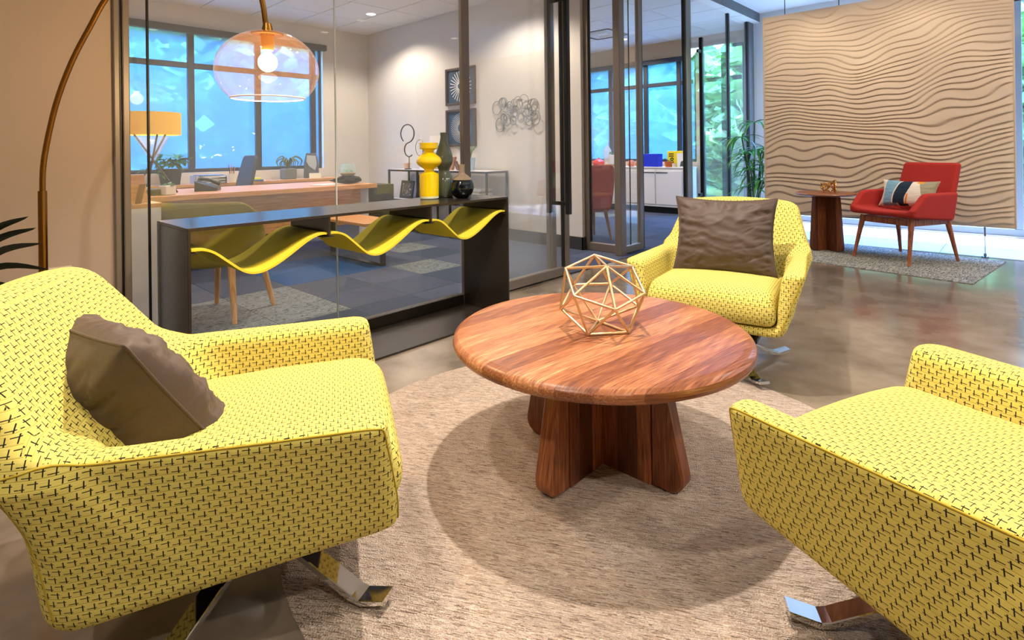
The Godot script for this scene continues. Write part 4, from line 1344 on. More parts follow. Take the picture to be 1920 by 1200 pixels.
func build_desk_office() -> void:
	var oak: Material = M.oak
	var d := thing("desk", "long light wood executive desk standing across the glass office", "desk", Vector3(2.4, 0, -6.05))
	put("desktop", bb(Vector3(-1.2, 0.69, -0.5), Vector3(1.2, 0.74, 0.53), 0.004), oak, d)
	put("modesty_panel", bb(Vector3(-1.16, 0.29, 0.40), Vector3(1.05, 0.69, 0.42), 0.002), oak, d)
	put("pedestal", bb(Vector3(1.06, 0.02, -0.45), Vector3(1.19, 0.69, 0.36), 0.003), M.white_lacquer, d)
	put("pedestal", bb(Vector3(-1.19, 0.02, -0.45), Vector3(-0.75, 0.69, 0.36), 0.003), M.white_lacquer, d)
	var b := thing("bench", "low dark metal sled-leg bench in front of the wooden desk, mostly behind the console", "bench", Vector3(3.03, 0, -5.04))
	var st := S()
	bb2(st, Vector3(-0.03, 0, -0.48), Vector3(0.03, 0.012, 0.48), 0.002)
	for z in [-0.48, 0.468]: bb2(st, Vector3(-0.03, 0.012, z), Vector3(0.03, 0.40, z + 0.012), 0.002)
	put("leg", st, M.console_bronze, b)
	put("seat", bb(Vector3(-0.2, 0.40, -0.48), Vector3(0.2, 0.43, 0.48), 0.004), oak, b)
	tub_chair("guest_chair", "olive green felt tub chair with round wooden legs behind the black console", Vector3(1.42, 0, -4.07), 125.6, mt("olive_felt", Color(0.50, 0.45, 0.10), 0.95), M.beech)
	var oc := thing("office_chair", "dark blue-grey high-backed office chair behind the wooden desk", "office chair", Vector3(2.47, 0, -7.12), -90.0)
	var q := Basis(Vector3.RIGHT, deg_to_rad(-14))
	var cm := mt("chair_mesh", Color(0.12, 0.18, 0.26), 0.6)
	put("backrest", extrude(S(), PackedVector2Array([Vector2(-0.20, 0), Vector2(0.20, 0), Vector2(0.225, 0.3), Vector2(0.20, 0.56), Vector2(0.16, 0.60), Vector2(-0.16, 0.60), Vector2(-0.20, 0.56), Vector2(-0.225, 0.3)]), 0.045, Transform3D(q, Vector3(0, 0.50, -0.20)), 0.015), cm, oc)
	put("seat", bb(Vector3(-0.24, 0.42, -0.23), Vector3(0.24, 0.50, 0.25), 0.03), cm, oc)
	put("column", tube(S(), [Vector3(0, 0.08, 0), Vector3(0, 0.42, 0)], 0.028, 12), M.dark_plastic, oc)
	for k in 5: put("leg", tube(S(), [Vector3(0, 0.09, 0), Vector3(cos(TAU * k / 5) * 0.3, 0.05, sin(TAU * k / 5) * 0.3), Vector3(cos(TAU * k / 5) * 0.31, 0.0, sin(TAU * k / 5) * 0.31)], 0.02, 8), M.dark_plastic, oc)
	var c := thing("credenza", "long low wooden credenza running under the shaded office window", "credenza", Vector3(2.9, 0, -7.60))
	put("body", bb(Vector3(-1.7, 0.03, -0.19), Vector3(1.34, 0.70, 0.18), 0.003), oak, c)
	put("top", bb(Vector3(-1.72, 0.70, -0.20), Vector3(1.36, 0.74, 0.20), 0.004), oak, c)
	for k in 4:
		var dr := put("drawer", bb(Vector3(-1.68 + k * 0.755, 0.46, 0.18), Vector3(-0.935 + k * 0.755, 0.695, 0.196), 0.003), oak, c)
		put("handle", bb(Vector3(-1.40 + k * 0.755, 0.64, 0.196), Vector3(-1.2 + k * 0.755, 0.655, 0.206), 0.002), M.black_metal, dr)
	var lc := thing("low_cabinet", "low pale cabinet with a wooden top at the left end of the glass office", "cabinet", Vector3(0.80, 0, -5.0))
	put("body", bb(Vector3(-0.24, 0, -0.95), Vector3(0.22, 0.775, 1.02), 0.003), M.white_lacquer, lc)
	put("top", bb(Vector3(-0.245, 0.775, -0.96), Vector3(0.225, 0.80, 1.025), 0.003), oak, lc)
	# tripod lamp
	var L := thing("table_lamp", "tripod table lamp with a glowing yellow drum shade on the wooden desk", "table lamp", Vector3(1.455, 0.741, -5.93))
	for k in 3:
		var t := 0.5 + TAU * k / 3
		put("leg", tube(S(), [Vector3(cos(t) * 0.20, 0.006, sin(t) * 0.20), Vector3(-cos(t) * 0.15, 0.56, -sin(t) * 0.15)], 0.008, 8), mt("grey_metal", Color(0.20, 0.20, 0.21), 0.35, 0.5), L)
	var sm := mt("lamp_shade_cloth", Color(0.95, 0.76, 0.34), 0.9)
	sm.emission_enabled = true
	sm.emission = Color(1.0, 0.70, 0.20)
	sm.emission_energy_multiplier = 0.16
	put("lamp_shade", lathe(S(), [Vector2(0.228, 0.545), Vector2(0.232, 0.545), Vector2(0.232, 0.752), Vector2(0.228, 0.752), Vector2(0.228, 0.545)], 40), sm, L)
	put("spider", bb(Vector3(-0.228, 0.60, -0.004), Vector3(0.228, 0.605, 0.004)), M.grey_metal, L)
	put("diffuser", lathe(S(), [Vector2(0.02, 0.30), Vector2(0.14, 0.53), Vector2(0.136, 0.53), Vector2(0.018, 0.305)], 28), glass("funnel_glass", Color(0.8, 0.85, 0.85), 0.05), L)
	put("lamp_bulb", lathe(S(), [Vector2(0, 0.60), Vector2(0.025, 0.615), Vector2(0.03, 0.64), Vector2(0.012, 0.68), Vector2(0, 0.69)], 16), glow("warm_bulb", Color(1.0, 0.85, 0.6), 5.0), L)
	var ll := OmniLight3D.new()
	ll.name = "table_lamp_light"
	add_child(ll)
	ll.position = L.position + Vector3(0, 0.64, 0)
	ll.light_energy = 0.18
	ll.light_color = Color(1.0, 0.8, 0.5)
	ll.light_size = 0.03
	ll.shadow_enabled = true
	# things on the desk
	var y := 0.741
	var pf := thing("picture_frame", "tan wooden photo frame seen from behind, standing on the low pale cabinet", "picture frame", Vector3(0.90, 0.801, -4.05), 20)
	put("back_board", bx(S(), Vector3(0, 0.09, 0), Vector3(0.13, 0.18, 0.012), 0.003, Basis(Vector3.RIGHT, -0.2)), oak, pf)
	put("stand", bx(S(), Vector3(0, 0.06, 0.045), Vector3(0.04, 0.13, 0.004), 0.001, Basis(Vector3.RIGHT, 0.35)), M.chair_leg_wood, pf)
	var ph := thing("desk_phone", "black desk telephone with handset on the wooden desk beside the tripod lamp", "telephone", Vector3(1.93, y, -5.95), -30)
	put("body", extrude(S(), PackedVector2Array([Vector2(-0.10, 0), Vector2(0.10, 0), Vector2(0.10, 0.03), Vector2(-0.10, 0.10)]), 0.18, Transform3D(), 0.006), M.dark_plastic, ph)
	put("handset", tube(S(), [Vector3(-0.09, 0.12, -0.06), Vector3(0.0, 0.105, -0.06), Vector3(0.10, 0.06, -0.06)], [0.022, 0.015, 0.022], 10), M.dark_plastic, ph)
	var su := thing("succulent", "small green succulent in a white square pot on the wooden desk", "potted plant", Vector3(1.50, y, -5.66), 20)
	put("pot", bb(Vector3(-0.05, 0, -0.05), Vector3(0.05, 0.085, 0.05), 0.006), mt("cream_pot", Color(0.86, 0.83, 0.76), 0.6), su)
	foliage(su, Vector3(0, 0.09, 0), Vector3(0.035, 0.03, 0.035), 16, 0.05, M.leaf, 3)
	simple("document_box", bb(Vector3(-0.09, 0, -0.11), Vector3(0.09, 0.055, 0.11), 0.004), M.dark_plastic, "flat dark box lying on the wooden desk behind the succulent", "box", Vector3(1.36, y, -5.75), 12)
	for k in 3:
		simple("book", bb(Vector3(-0.12, 0, -0.09), Vector3(0.12, 0.028, 0.09), 0.003), mt("book_%d" % k, [Color(0.62, 0.40, 0.34), Color(0.80, 0.78, 0.74), Color(0.20, 0.22, 0.26)][k], 0.7), ["russet book, lowest of the pile on the wooden desk", "white book in the middle of the pile on the wooden desk", "dark book topmost of the pile on the wooden desk"][k], "book", Vector3(1.33, y + 0.0285 * k, -6.12), 10 + 7 * k)
	var tray := thing("paper_tray", "letter tray stack filled with papers on the window credenza", "paper tray", Vector3(2.45, 0.741, -7.52))
	for k in 3:
		put("shelf", bb(Vector3(-0.17, 0.035 * k, -0.13), Vector3(0.17, 0.035 * k + 0.004, 0.13)), M.dark_plastic, tray)
		put("paper_stack", bb(Vector3(-0.155, 0.035 * k + 0.004, -0.12), Vector3(0.155, 0.035 * k + 0.018, 0.12)), mt("paper", Color(0.88, 0.88, 0.88), 0.8), tray)
	for x in [-0.175, 0.17]: put("side", bb(Vector3(x, 0, -0.13), Vector3(x + 0.005, 0.10, 0.13)), M.white_lacquer, tray)
	var mg := simple("magazine", bb(Vector3(-0.14, 0, -0.10), Vector3(0.14, 0.012, 0.10), 0.002), mt("mag_blue", Color(0.35, 0.50, 0.65), 0.5), "blue-covered magazine lying on top of the letter tray stack", "magazine", Vector3(2.45, 0.834, -7.52), 8)
	var cup := thing("pencil_cup", "pale pencil cup on the window credenza", "cup", Vector3(2.72, 0.741, -7.50))
	put("cup", lathe(S(), [Vector2(0, 0), Vector2(0.04, 0), Vector2(0.042, 0.11), Vector2(0.037, 0.11), Vector2(0.036, 0.01), Vector2(0, 0.01)], 20), M.cream_pot, cup)
	for k in 5:
		var t := TAU * k / 5
		simple("pencil", tube(S(), [Vector3(cos(t) * 0.015, 0.013, sin(t) * 0.015), Vector3(cos(t) * 0.038, 0.19 + 0.012 * k, sin(t) * 0.038)], 0.004, 6), mt("pencil_%d" % k, [Color(0.85, 0.45, 0.15), Color(0.1, 0.1, 0.1), Color(0.75, 0.55, 0.25), Color(0.12, 0.12, 0.14), Color(0.7, 0.35, 0.2)][k], 0.5), ["orange pencil in the cup on the window credenza", "shortest black pencil in the cup on the window credenza", "tan pencil in the cup on the window credenza", "taller black pencil in the cup on the window credenza", "rust red pencil in the cup on the window credenza"][k], "pencil", Vector3(2.72, 0.741, -7.50))
	simple("notepad", bb(Vector3(-0.11, 0, -0.08), Vector3(0.11, 0.02, 0.08), 0.002), mt("pad_teal", Color(0.25, 0.45, 0.60), 0.6), "teal notepad on the window credenza beside the pencil cup", "notepad", Vector3(2.98, 0.741, -7.48), -10)
	simple("sticky_notes", bb(Vector3(-0.05, 0, -0.05), Vector3(0.05, 0.025, 0.05), 0.002), mt("note_yellow", Color(0.90, 0.85, 0.25), 0.7), "yellow sticky note block lying on the teal notepad", "notepad", Vector3(3.0, 0.7615, -7.48), 15)
	var pp := thing("pothos_plant", "leafy green pothos in a dark pot by the shaded window", "potted plant", Vector3(2.02, 0.741, -7.50))
	put("pot", lathe(S(), [Vector2(0, 0), Vector2(0.10, 0), Vector2(0.125, 0.19), Vector2(0.112, 0.19), Vector2(0.10, 0.15), Vector2(0, 0.15)], 28), mt("slate_pot", Color(0.12, 0.12, 0.16), 0.6), pp)
	foliage(pp, Vector3(0.02, 0.29, 0), Vector3(0.16, 0.12, 0.14), 60, 0.13, mt("pothos_leaf", Color(0.20, 0.50, 0.12), 0.45), 8)
	foliage(pp, Vector3(-0.22, 0.17, 0.06), Vector3(0.13, 0.08, 0.06), 9, 0.10, M.pothos_leaf, 9)
	var ap := thing("air_plant", "grey-green curling air plant in a grey cube pot on the window credenza", "potted plant", Vector3(3.50, 0.741, -7.58))
	put("pot", bb(Vector3(-0.085, 0, -0.085), Vector3(0.085, 0.15, 0.085), 0.01), mt("stone_pot", Color(0.42, 0.44, 0.43), 0.7), ap)
	rng.seed = 6
	for k in 16:
		var t := TAU * k / 16 + rng.randf() * 0.3
		var dir := Vector3(cos(t), 0, sin(t))
		var rr := rng.randf_range(0.10, 0.17)
		put("leaf", tube(S(), spline([Vector3(0, 0.15, 0), dir * rr * 0.5 + Vector3(0, 0.15 + rr, 0), dir * rr * 1.1 + Vector3(0, 0.16 + rr * 0.6, 0), dir * rr * 0.9 + Vector3(0, 0.14 + rr * 0.2, 0)], 5), [0.012, 0.012, 0.012, 0.011, 0.011, 0.010, 0.010, 0.009, 0.008, 0.008, 0.007, 0.006, 0.006, 0.004, 0.003, 0.001], 6), mt("air_leaf", Color(0.36, 0.45, 0.33), 0.6), ap)
	var pl := thing("stone_plaque", "tapered grey plaque with a pale leaf shaped inset beside the air plant", "plaque", Vector3(3.86, 0.741, -7.62), -25)
	put("body", extrude(S(), PackedVector2Array([Vector2(-0.105, 0), Vector2(0.105, 0), Vector2(0.10, 0.22), Vector2(0.07, 0.36), Vector2(-0.07, 0.36), Vector2(-0.10, 0.22)]), 0.05, Transform3D(), 0.006), mt("plaque_grey", Color(0.34, 0.37, 0.41), 0.5), pl)
	put("inset", extrude(S(), PackedVector2Array([Vector2(-0.06, 0.33), Vector2(-0.07, 0.24), Vector2(-0.03, 0.17), Vector2(0.05, 0.11), Vector2(0.075, 0.19), Vector2(0.06, 0.32)]), 0.01, Transform3D(Basis(), Vector3(0, 0, 0.026)), 0.002), mt("inset_pale", Color(0.70, 0.73, 0.75), 0.4), pl)
	simple("card", bx(S(), Vector3(0, 0.035, 0), Vector3(0.16, 0.075, 0.004), 0.001, Basis(Vector3.RIGHT, -0.2)), M.cream_pot, "small folded cream card standing in front of the grey plaque", "card", Vector3(3.84, 0.742, -7.47), -20)
	simple("papers", bb(Vector3(-0.15, 0, -0.11), Vector3(0.15, 0.006, 0.11), 0.001), M.paper, "white sheets of paper lying on the wooden desk near its right end", "paper", Vector3(3.12, y, -5.80), 12)
	var dw := thing("driftwood", "dark gnarled driftwood stand under the glass terrarium on the wooden desk", "driftwood", Vector3(3.39, y, -5.80))
	var ns := FastNoiseLite.new()
	ns.frequency = 14.0
	put("wood", sheet(S(), 36, 14, func(u, v):
		var t: float = u * TAU
		var k: float = v * PI
		var rr: float = 1.0 + 0.75 * ns.get_noise_3d(cos(t) * 0.22, sin(t) * 0.22, v * 0.25)
		return Vector3(cos(t) * sin(k) * 0.155 * rr, 0.042 - cos(k) * 0.042 * (1.0 if v < 0.5 else rr), -sin(t) * sin(k) * 0.11 * rr)), mt("driftwood", Color(0.15, 0.10, 0.085), 0.85), dw)
	var tr := thing("terrarium", "open glass bowl terrarium with small green plants sitting on driftwood", "terrarium", Vector3(3.385, y + 0.078, -5.80))
	put("bowl", lathe(S(), [Vector2(0, 0), Vector2(0.06, 0.004), Vector2(0.098, 0.045), Vector2(0.098, 0.075), Vector2(0.066, 0.155)], 32), glass("aqua_glass", Color(0.70, 0.90, 0.94), 0.26), tr)
	put("gravel", lathe(S(), [Vector2(0, 0.008), Vector2(0.06, 0.012), Vector2(0.088, 0.04), Vector2(0.07, 0.055), Vector2(0, 0.06)], 24), mt("gravel", Color(0.62, 0.48, 0.30), 0.9), tr)
	foliage(tr, Vector3(0, 0.075, 0), Vector3(0.055, 0.03, 0.055), 22, 0.04, M.leaf, 14)
	simple("file_cabinet", bb(Vector3(-0.12, 0, -0.2), Vector3(0.12, 0.715, 0.2), 0.006), mt("cabinet_dark", Color(0.10, 0.095, 0.07), 0.5), "narrow dark cabinet standing at the right end of the wooden desk", "cabinet", Vector3(3.80, 0, -5.85))
	# black metal shelf against the side wall
	var e := thing("shelf_unit", "low black metal shelf unit with white shelves against the side wall", "shelf unit", Vector3(4.74, 0, -5.68))
	for z in [-1.03, -0.37, 0.30, 0.97]:
		for x in [-0.185, 0.16]: put("post", bb(Vector3(x, 0, z), Vector3(x + 0.025, 0.855, z + 0.025), 0.002), M.black_metal, e)
	for yy in [0.06, 0.42, 0.83]:
		var s := S()
		for x in [-0.185, 0.16]: bb2(s, Vector3(x, yy, -1.005), Vector3(x + 0.025, yy + 0.025, 0.97), 0.002)
		for z in [-1.03, 0.97]: bb2(s, Vector3(-0.16, yy, z), Vector3(0.16, yy + 0.025, z + 0.025), 0.002)
		put("rail", s, M.black_metal, e)
		put("shelf", bb(Vector3(-0.16, yy + 0.005, -1.005), Vector3(0.16, yy + 0.027, 0.97), 0.002), M.white_lacquer, e)
	var ty := 0.8575
	var sx := 4.70
	for k in 2:
		var fr := thing("photo_frame", ["dark brown framed photo leaning on the lower shelf, in front of the larger frame", "larger dark framed photo standing behind the brown frame on the lower shelf"][k], "photo frame", Vector3(4.66 + 0.1 * k, 0.448, [-6.43, -6.18][k]), -90 + 8 * k)
		var w: float = [0.30, 0.26][k]
		var h: float = [0.25, 0.33][k]
		var q2 := Basis(Vector3.RIGHT, -0.18)
		var s := S()
		for sg in [-1.0, 1.0]:
			bx(s, q2 * Vector3(sg * (w * 0.5 - 0.02), h * 0.5, 0), Vector3(0.04, h, 0.02), 0.004, q2)
			bx(s, q2 * Vector3(0, h * 0.5 + sg * (h * 0.5 - 0.02), 0), Vector3(w - 0.08, 0.04, 0.02), 0.004, q2)
		put("frame", s, mt("frame_brown", Color(0.10, 0.065, 0.05), 0.4), fr)
		var pm := mt("photo_print", Color(1, 1, 1), 0.4)
		if pm.albedo_texture == null:
			pm.albedo_texture = noise_tex(0.03, [[0, Color(0.05, 0.06, 0.07)], [0.45, Color(0.22, 0.22, 0.22)], [0.6, Color(0.45, 0.36, 0.30)], [1, Color(0.9, 0.9, 0.9)]], 3, 0, 19, 128)
			tri(pm, Vector3.ONE * 4.0)
		put("photo", bx(S(), q2 * Vector3(0, h * 0.5, 0.0), Vector3(w - 0.07, h - 0.07, 0.008), 0, q2), pm, fr)
	var bw := thing("bowl", "small pinkish white bowl on the black shelf unit", "bowl", Vector3(sx, ty, -6.45))
	put("bowl", lathe(S(), [Vector2(0, 0), Vector2(0.035, 0), Vector2(0.055, 0.05), Vector2(0.058, 0.085), Vector2(0.052, 0.085), Vector2(0.04, 0.02), Vector2(0, 0.015)], 24), mt("blush", Color(0.90, 0.74, 0.66), 0.5), bw)
	var cn := simple("candle_holder", lathe(S(), [Vector2(0, 0), Vector2(0.05, 0), Vector2(0.045, 0.04), Vector2(0.015, 0.10), Vector2(0.008, 0.24), Vector2(0, 0.24)], 20), M.white_lacquer, "white tapering candle holder on the black shelf unit beside the bowl", "candle holder", Vector3(sx + 0.12, ty, -6.24))
	put("wick", tube(S(), [Vector3(0, 0.24, 0), Vector3(0, 0.27, 0)], 0.004, 6), M.black_metal, cn)
	var sp := thing("spiral_sculpture", "black metal ribbon sculpture curling in a figure eight on the black shelf unit", "sculpture", Vector3(sx - 0.05, ty, -6.36))
	put("foot", lathe(S(), disc_prof(0.05, 0, 0.012, 0.002), 24), M.black_metal, sp)
	var rb := []
	for k in 22:
		var t := deg_to_rad(lerpf(-50.0, -262.0, k / 21.0))
		rb.append(Vector3(0, 0.275 + 0.098 * sin(t), 0.03 + 0.105 * cos(t)))
	for k in 30:
		var t := deg_to_rad(lerpf(-78.0, 232.0, k / 29.0))
		rb.append(Vector3(0, 0.50 + 0.128 * sin(t), -0.005 + 0.155 * cos(t)))
	put("ribbon", tube(S(), rb, 0.0085, 8), M.black_metal, sp)
	put("stem", tube(S(), [Vector3(0, 0.012, 0.03), Vector3(0, 0.18, 0.03)], 0.006, 8), M.black_metal, sp)
	put("ring", tube(S(), range(32).map(func(k): return Vector3(0.04, 0.30 + 0.11 * sin(TAU * k / 32), 0.22 + 0.09 * cos(TAU * k / 32))), 0.004, 6, true), M.brass, sp)
	var tl := thing("table_lamp", "white rectangular lampshade lamp on the black shelf unit behind the vases", "table lamp", Vector3(4.845, ty, -5.93))
	put("base", lathe(S(), [Vector2(0, 0), Vector2(0.06, 0), Vector2(0.06, 0.015), Vector2(0.015, 0.03), Vector2(0.012, 0.28), Vector2(0, 0.28)], 20), M.champagne_metal, tl)
	put("lamp_shade", lathe(S(), [Vector2(0.092, 0.24), Vector2(0.096, 0.24), Vector2(0.09, 0.46), Vector2(0.086, 0.46), Vector2(0.092, 0.24)], 32, Transform3D(Basis.from_scale(Vector3(1, 1, 1.6)), Vector3.ZERO)), mt("linen", Color(0.92, 0.88, 0.82), 0.9), tl)
	put("spider", bb(Vector3(-0.09, 0.278, -0.004), Vector3(0.09, 0.283, 0.004)), M.champagne_metal, tl)
	var ws := thing("wood_sculpture", "angular brown wooden sculpture standing on the black shelf unit", "sculpture", Vector3(sx, ty, -5.45))
	put("block", bx(S(), Vector3(0, 0.085, 0), Vector3(0.045, 0.20, 0.045), 0.006, Basis(Vector3.RIGHT, 0.35)), M.walnut_2, ws)
	put("block", bx(S(), Vector3(0, 0.055, 0.075), Vector3(0.045, 0.13, 0.04), 0.006, Basis(Vector3.RIGHT, -0.5)), M.walnut_3, ws)
	var gp := thing("grass_plant", "spiky green grass in a pale pot on the black shelf unit", "potted plant", Vector3(sx, ty, -5.17))
	put("pot", lathe(S(), [Vector2(0, 0), Vector2(0.08, 0), Vector2(0.10, 0.16), Vector2(0.09, 0.16), Vector2(0.08, 0.12), Vector2(0, 0.12)], 24), mt("pale_blue_pot", Color(0.62, 0.74, 0.82), 0.4), gp)
	rng.seed = 30
	for k in 26:
		var t := rng.randf() * TAU
		var dir := Vector3(cos(t), 0, sin(t))
		var a := rng.randf_range(0.07, 0.2)
		put("leaf", tube(S(), [Vector3(0, 0.13, 0) + dir * 0.03, dir * a * 0.5 + Vector3(0, 0.25, 0), dir * a * 1.05 + Vector3(0, rng.randf_range(0.24, 0.36), 0)], [0.006, 0.005, 0.001], 4), mt("grass_blade", Color(0.36, 0.50, 0.12), 0.6), gp)
	for k in 7:
		var wd := rng.randf_range(0.24, 0.29)
		simple("book", bb(Vector3(-0.11, 0, -wd * 0.5), Vector3(0.11, 0.026, wd * 0.5), 0.002), mt("shelf_book_%d" % k, [Color(0.75, 0.72, 0.68), Color(0.45, 0.18, 0.16), Color(0.80, 0.80, 0.80), Color(0.25, 0.27, 0.32), Color(0.85, 0.82, 0.78), Color(0.55, 0.50, 0.45), Color(0.80, 0.78, 0.76)][k], 0.6), ["cream book lowest in the pile on the lower shelf", "dark red book second from the bottom of the pile on the lower shelf", "white book third from the bottom of the pile on the lower shelf", "navy book in the middle of the pile on the lower shelf", "ivory book above the navy one in the pile on the lower shelf", "taupe book second from the top of the pile on the lower shelf", "pale grey book topmost of the pile on the lower shelf"][k], "book", Vector3(4.72, 0.4485 + 0.0265 * k, -5.0), rng.randf_range(-5, 5), "books piled on the lower shelf")
	# framed art, and grey rings imitating a glass reflection, on the side wall
	for k in 2:
		var f := thing("framed_artwork", ["framed artwork of white radiating spokes on dark blue on the side wall", "framed artwork of white dotted circles on dark blue on the side wall"][k], "picture", Vector3(4.948, [1.975, 1.415][k], -5.555))
		var s := S()
		for sg in [-1.0, 1.0]:
			bb2(s, Vector3(-0.035, -0.25, sg * 0.28 - 0.015), Vector3(0, 0.25, sg * 0.28 + 0.015), 0.003)
			bb2(s, Vector3(-0.035, sg * 0.235 - 0.015, -0.265), Vector3(0, sg * 0.235 + 0.015, 0.265), 0.003)
		put("frame", s, mt("frame_walnut", Color(0.28, 0.19, 0.13), 0.5), f)
		put("picture_panel", bb(Vector3(-0.012, -0.222, -0.267), Vector3(0, 0.222, 0.267)), mt("ink_blue", Color(0.07, 0.24, 0.36), 0.6), f)
		var w := S()
		if k == 0:
			for j in 26:
				var t := TAU * j / 26
				bx(w, Vector3(-0.0135, sin(t) * 0.125, cos(t) * 0.135), Vector3(0.003, 0.010, 0.16), 0, Basis(Vector3.RIGHT, -t))
		else:
			for ring in 7:
				for j in 44:
					var t := TAU * (j + 0.5 * (ring % 2)) / 44
					var r := 0.07 + ring * 0.021
					bx(w, Vector3(-0.0135, sin(t) * r, cos(t) * r), Vector3(0.003, 0.006, 0.011), 0, Basis(Vector3.RIGHT, -t))
		put("motif", w, mt("art_white", Color(0.90, 0.90, 0.88), 0.7), f)
	var rg := thing("ring_reflection", "grey rings on the side wall standing in for a reflection in the glass", "modelled reflection", Vector3(4.942, 1.56, -4.55))  # a reflection in the partition glass, built as solid rings on the wall
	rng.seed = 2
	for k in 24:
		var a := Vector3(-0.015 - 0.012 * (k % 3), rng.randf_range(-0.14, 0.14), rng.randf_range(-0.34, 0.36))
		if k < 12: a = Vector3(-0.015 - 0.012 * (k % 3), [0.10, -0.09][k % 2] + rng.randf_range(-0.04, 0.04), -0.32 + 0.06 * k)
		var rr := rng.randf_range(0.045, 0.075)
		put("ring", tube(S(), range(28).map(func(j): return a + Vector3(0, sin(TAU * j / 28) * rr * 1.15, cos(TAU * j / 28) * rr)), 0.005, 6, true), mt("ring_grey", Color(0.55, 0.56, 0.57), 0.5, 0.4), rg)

# ---------- office with the white credenza ----------
func build_second_office() -> void:
	var c := thing("credenza", "white lacquered credenza with two doors under the far office window", "credenza", Vector3(8.80, 0, -5.17))
	put("body", bb(Vector3(-0.19, 0.11, -1.05), Vector3(0.22, 0.77, 1.03), 0.003), M.white_lacquer, c)
	put("top", bb(Vector3(-0.205, 0.77, -1.06), Vector3(0.225, 0.79, 1.04), 0.003), M.white_lacquer, c)
	put("plinth", bb(Vector3(-0.14, 0, -1.0), Vector3(0.2, 0.11, 0.98)), M.black_metal, c)
	for k in 4:
		var z := -1.0 + k * 0.495
		var dd := put("door", bb(Vector3(-0.205, 0.15, z + 0.008), Vector3(-0.19, 0.73, z + 0.485), 0.004), M.white_lacquer, c)
		put("handle", bb(Vector3(-0.216, 0.690, z + (0.26 if k % 2 == 0 else 0.01)), Vector3(-0.205, 0.702, z + (0.48 if k % 2 == 0 else 0.23)), 0.001), M.black_metal, dd)
	var y := 0.791
	var tp := thing("lidded_pot", "shiny red-orange lidded pot on the white credenza", "pot", Vector3(8.72, y, -5.93))
	put("body", lathe(S(), [Vector2(0, 0), Vector2(0.09, 0), Vector2(0.125, 0.05), Vector2(0.115, 0.09), Vector2(0.05, 0.13), Vector2(0.02, 0.135), Vector2(0.022, 0.15), Vector2(0, 0.16)], 28), mt("coral_glaze", Color(0.85, 0.13, 0.07), 0.15), tp)
	var go := thing("glass_ornament", "clear pointed glass bottle ornament on the white credenza behind the white pot", "ornament", Vector3(8.78, y, -5.77))
	put("body", lathe(S(), [Vector2(0, 0), Vector2(0.06, 0), Vector2(0.07, 0.02), Vector2(0.075, 0.28), Vector2(0.07, 0.30), Vector2(0.01, 0.40), Vector2(0.006, 0.47), Vector2(0, 0.47)], 24), glass("ornament_glass", Color(0.85, 0.84, 0.80), 0.4, 0.1), go)
	var wp := thing("potted_herb", "small green plant in a white cylinder pot on a wooden tray", "potted plant", Vector3(8.70, y + 0.041, -5.55))
	put("pot", lathe(S(), [Vector2(0, 0), Vector2(0.115, 0), Vector2(0.12, 0.17), Vector2(0.108, 0.17), Vector2(0.1, 0.14), Vector2(0, 0.14)], 28), M.white_lacquer, wp)
	foliage(wp, Vector3(0, 0.20, 0), Vector3(0.09, 0.06, 0.09), 26, 0.06, M.leaf, 5)
	simple("tray", bb(Vector3(-0.10, 0, -0.16), Vector3(0.10, 0.04, 0.16), 0.006), M.oak, "small wooden tray under the white cylinder pot", "tray", Vector3(8.70, y, -5.55))
	for k in 2:
		var cp := thing("copper_jar", ["small copper jar on the white credenza nearer the white plant pot", "small copper jar on the white credenza nearer the blue box"][k], "jar", Vector3(8.70, y, -5.22 + 0.16 * k))
		put("body", lathe(S(), [Vector2(0, 0), Vector2(0.05, 0), Vector2(0.07, 0.05), Vector2(0.05, 0.10), Vector2(0.03, 0.11), Vector2(0.03, 0.12), Vector2(0, 0.12)], 22), mt("copper", Color(0.82, 0.48, 0.36), 0.4, 0.5), cp)
	simple("storage_box", bb(Vector3(-0.09, 0, -0.14), Vector3(0.09, 0.225, 0.14), 0.004), mt("bright_blue", Color(0.02, 0.17, 0.80), 0.5), "bright blue square box on the white credenza", "box", Vector3(8.72, y, -4.80))
	var yb := thing("book", "upright yellow book with black lettering on its front, on the white credenza", "book", Vector3(8.80, y, -4.40))
	put("cover", bb(Vector3(-0.02, 0, -0.155), Vector3(0.02, 0.27, 0.145), 0.003), mt("book_yellow", Color(0.90, 0.80, 0.10), 0.6), yb)
	var tm := TextMesh.new()
	var sf := SystemFont.new()
	sf.font_names = PackedStringArray(["Droid Sans"])
	sf.font_weight = 700
	tm.font = sf
	tm.text = "Koll"
	tm.font_size = 32
	tm.pixel_size = 0.0036
	tm.depth = 0.003
	var tx := put("lettering", tm, M.black_metal, yb, Vector3(-0.021, 0.13, -0.075))
	tx.basis = Basis(Vector3.UP, -PI / 2) * Basis(Vector3(0, 0, 1), PI / 2)
	var op := thing("potted_sprig", "little green sprig in an orange pot in front of the yellow book", "potted plant", Vector3(8.66, y, -4.47))
	put("pot", lathe(S(), [Vector2(0, 0), Vector2(0.055, 0), Vector2(0.07, 0.095), Vector2(0.06, 0.095), Vector2(0.055, 0.07), Vector2(0, 0.07)], 22), mt("terracotta", Color(0.82, 0.42, 0.18), 0.6), op)
	foliage(op, Vector3(0, 0.12, 0), Vector3(0.06, 0.05, 0.06), 20, 0.05, M.leaf, 25)
	var wc := simple("card", bb(Vector3(-0.012, 0, -0.10), Vector3(0.012, 0.23, 0.10), 0.002), M.paper, "white upright box with a small dark picture on it, right of the yellow book", "box", Vector3(8.74, y, -4.25))
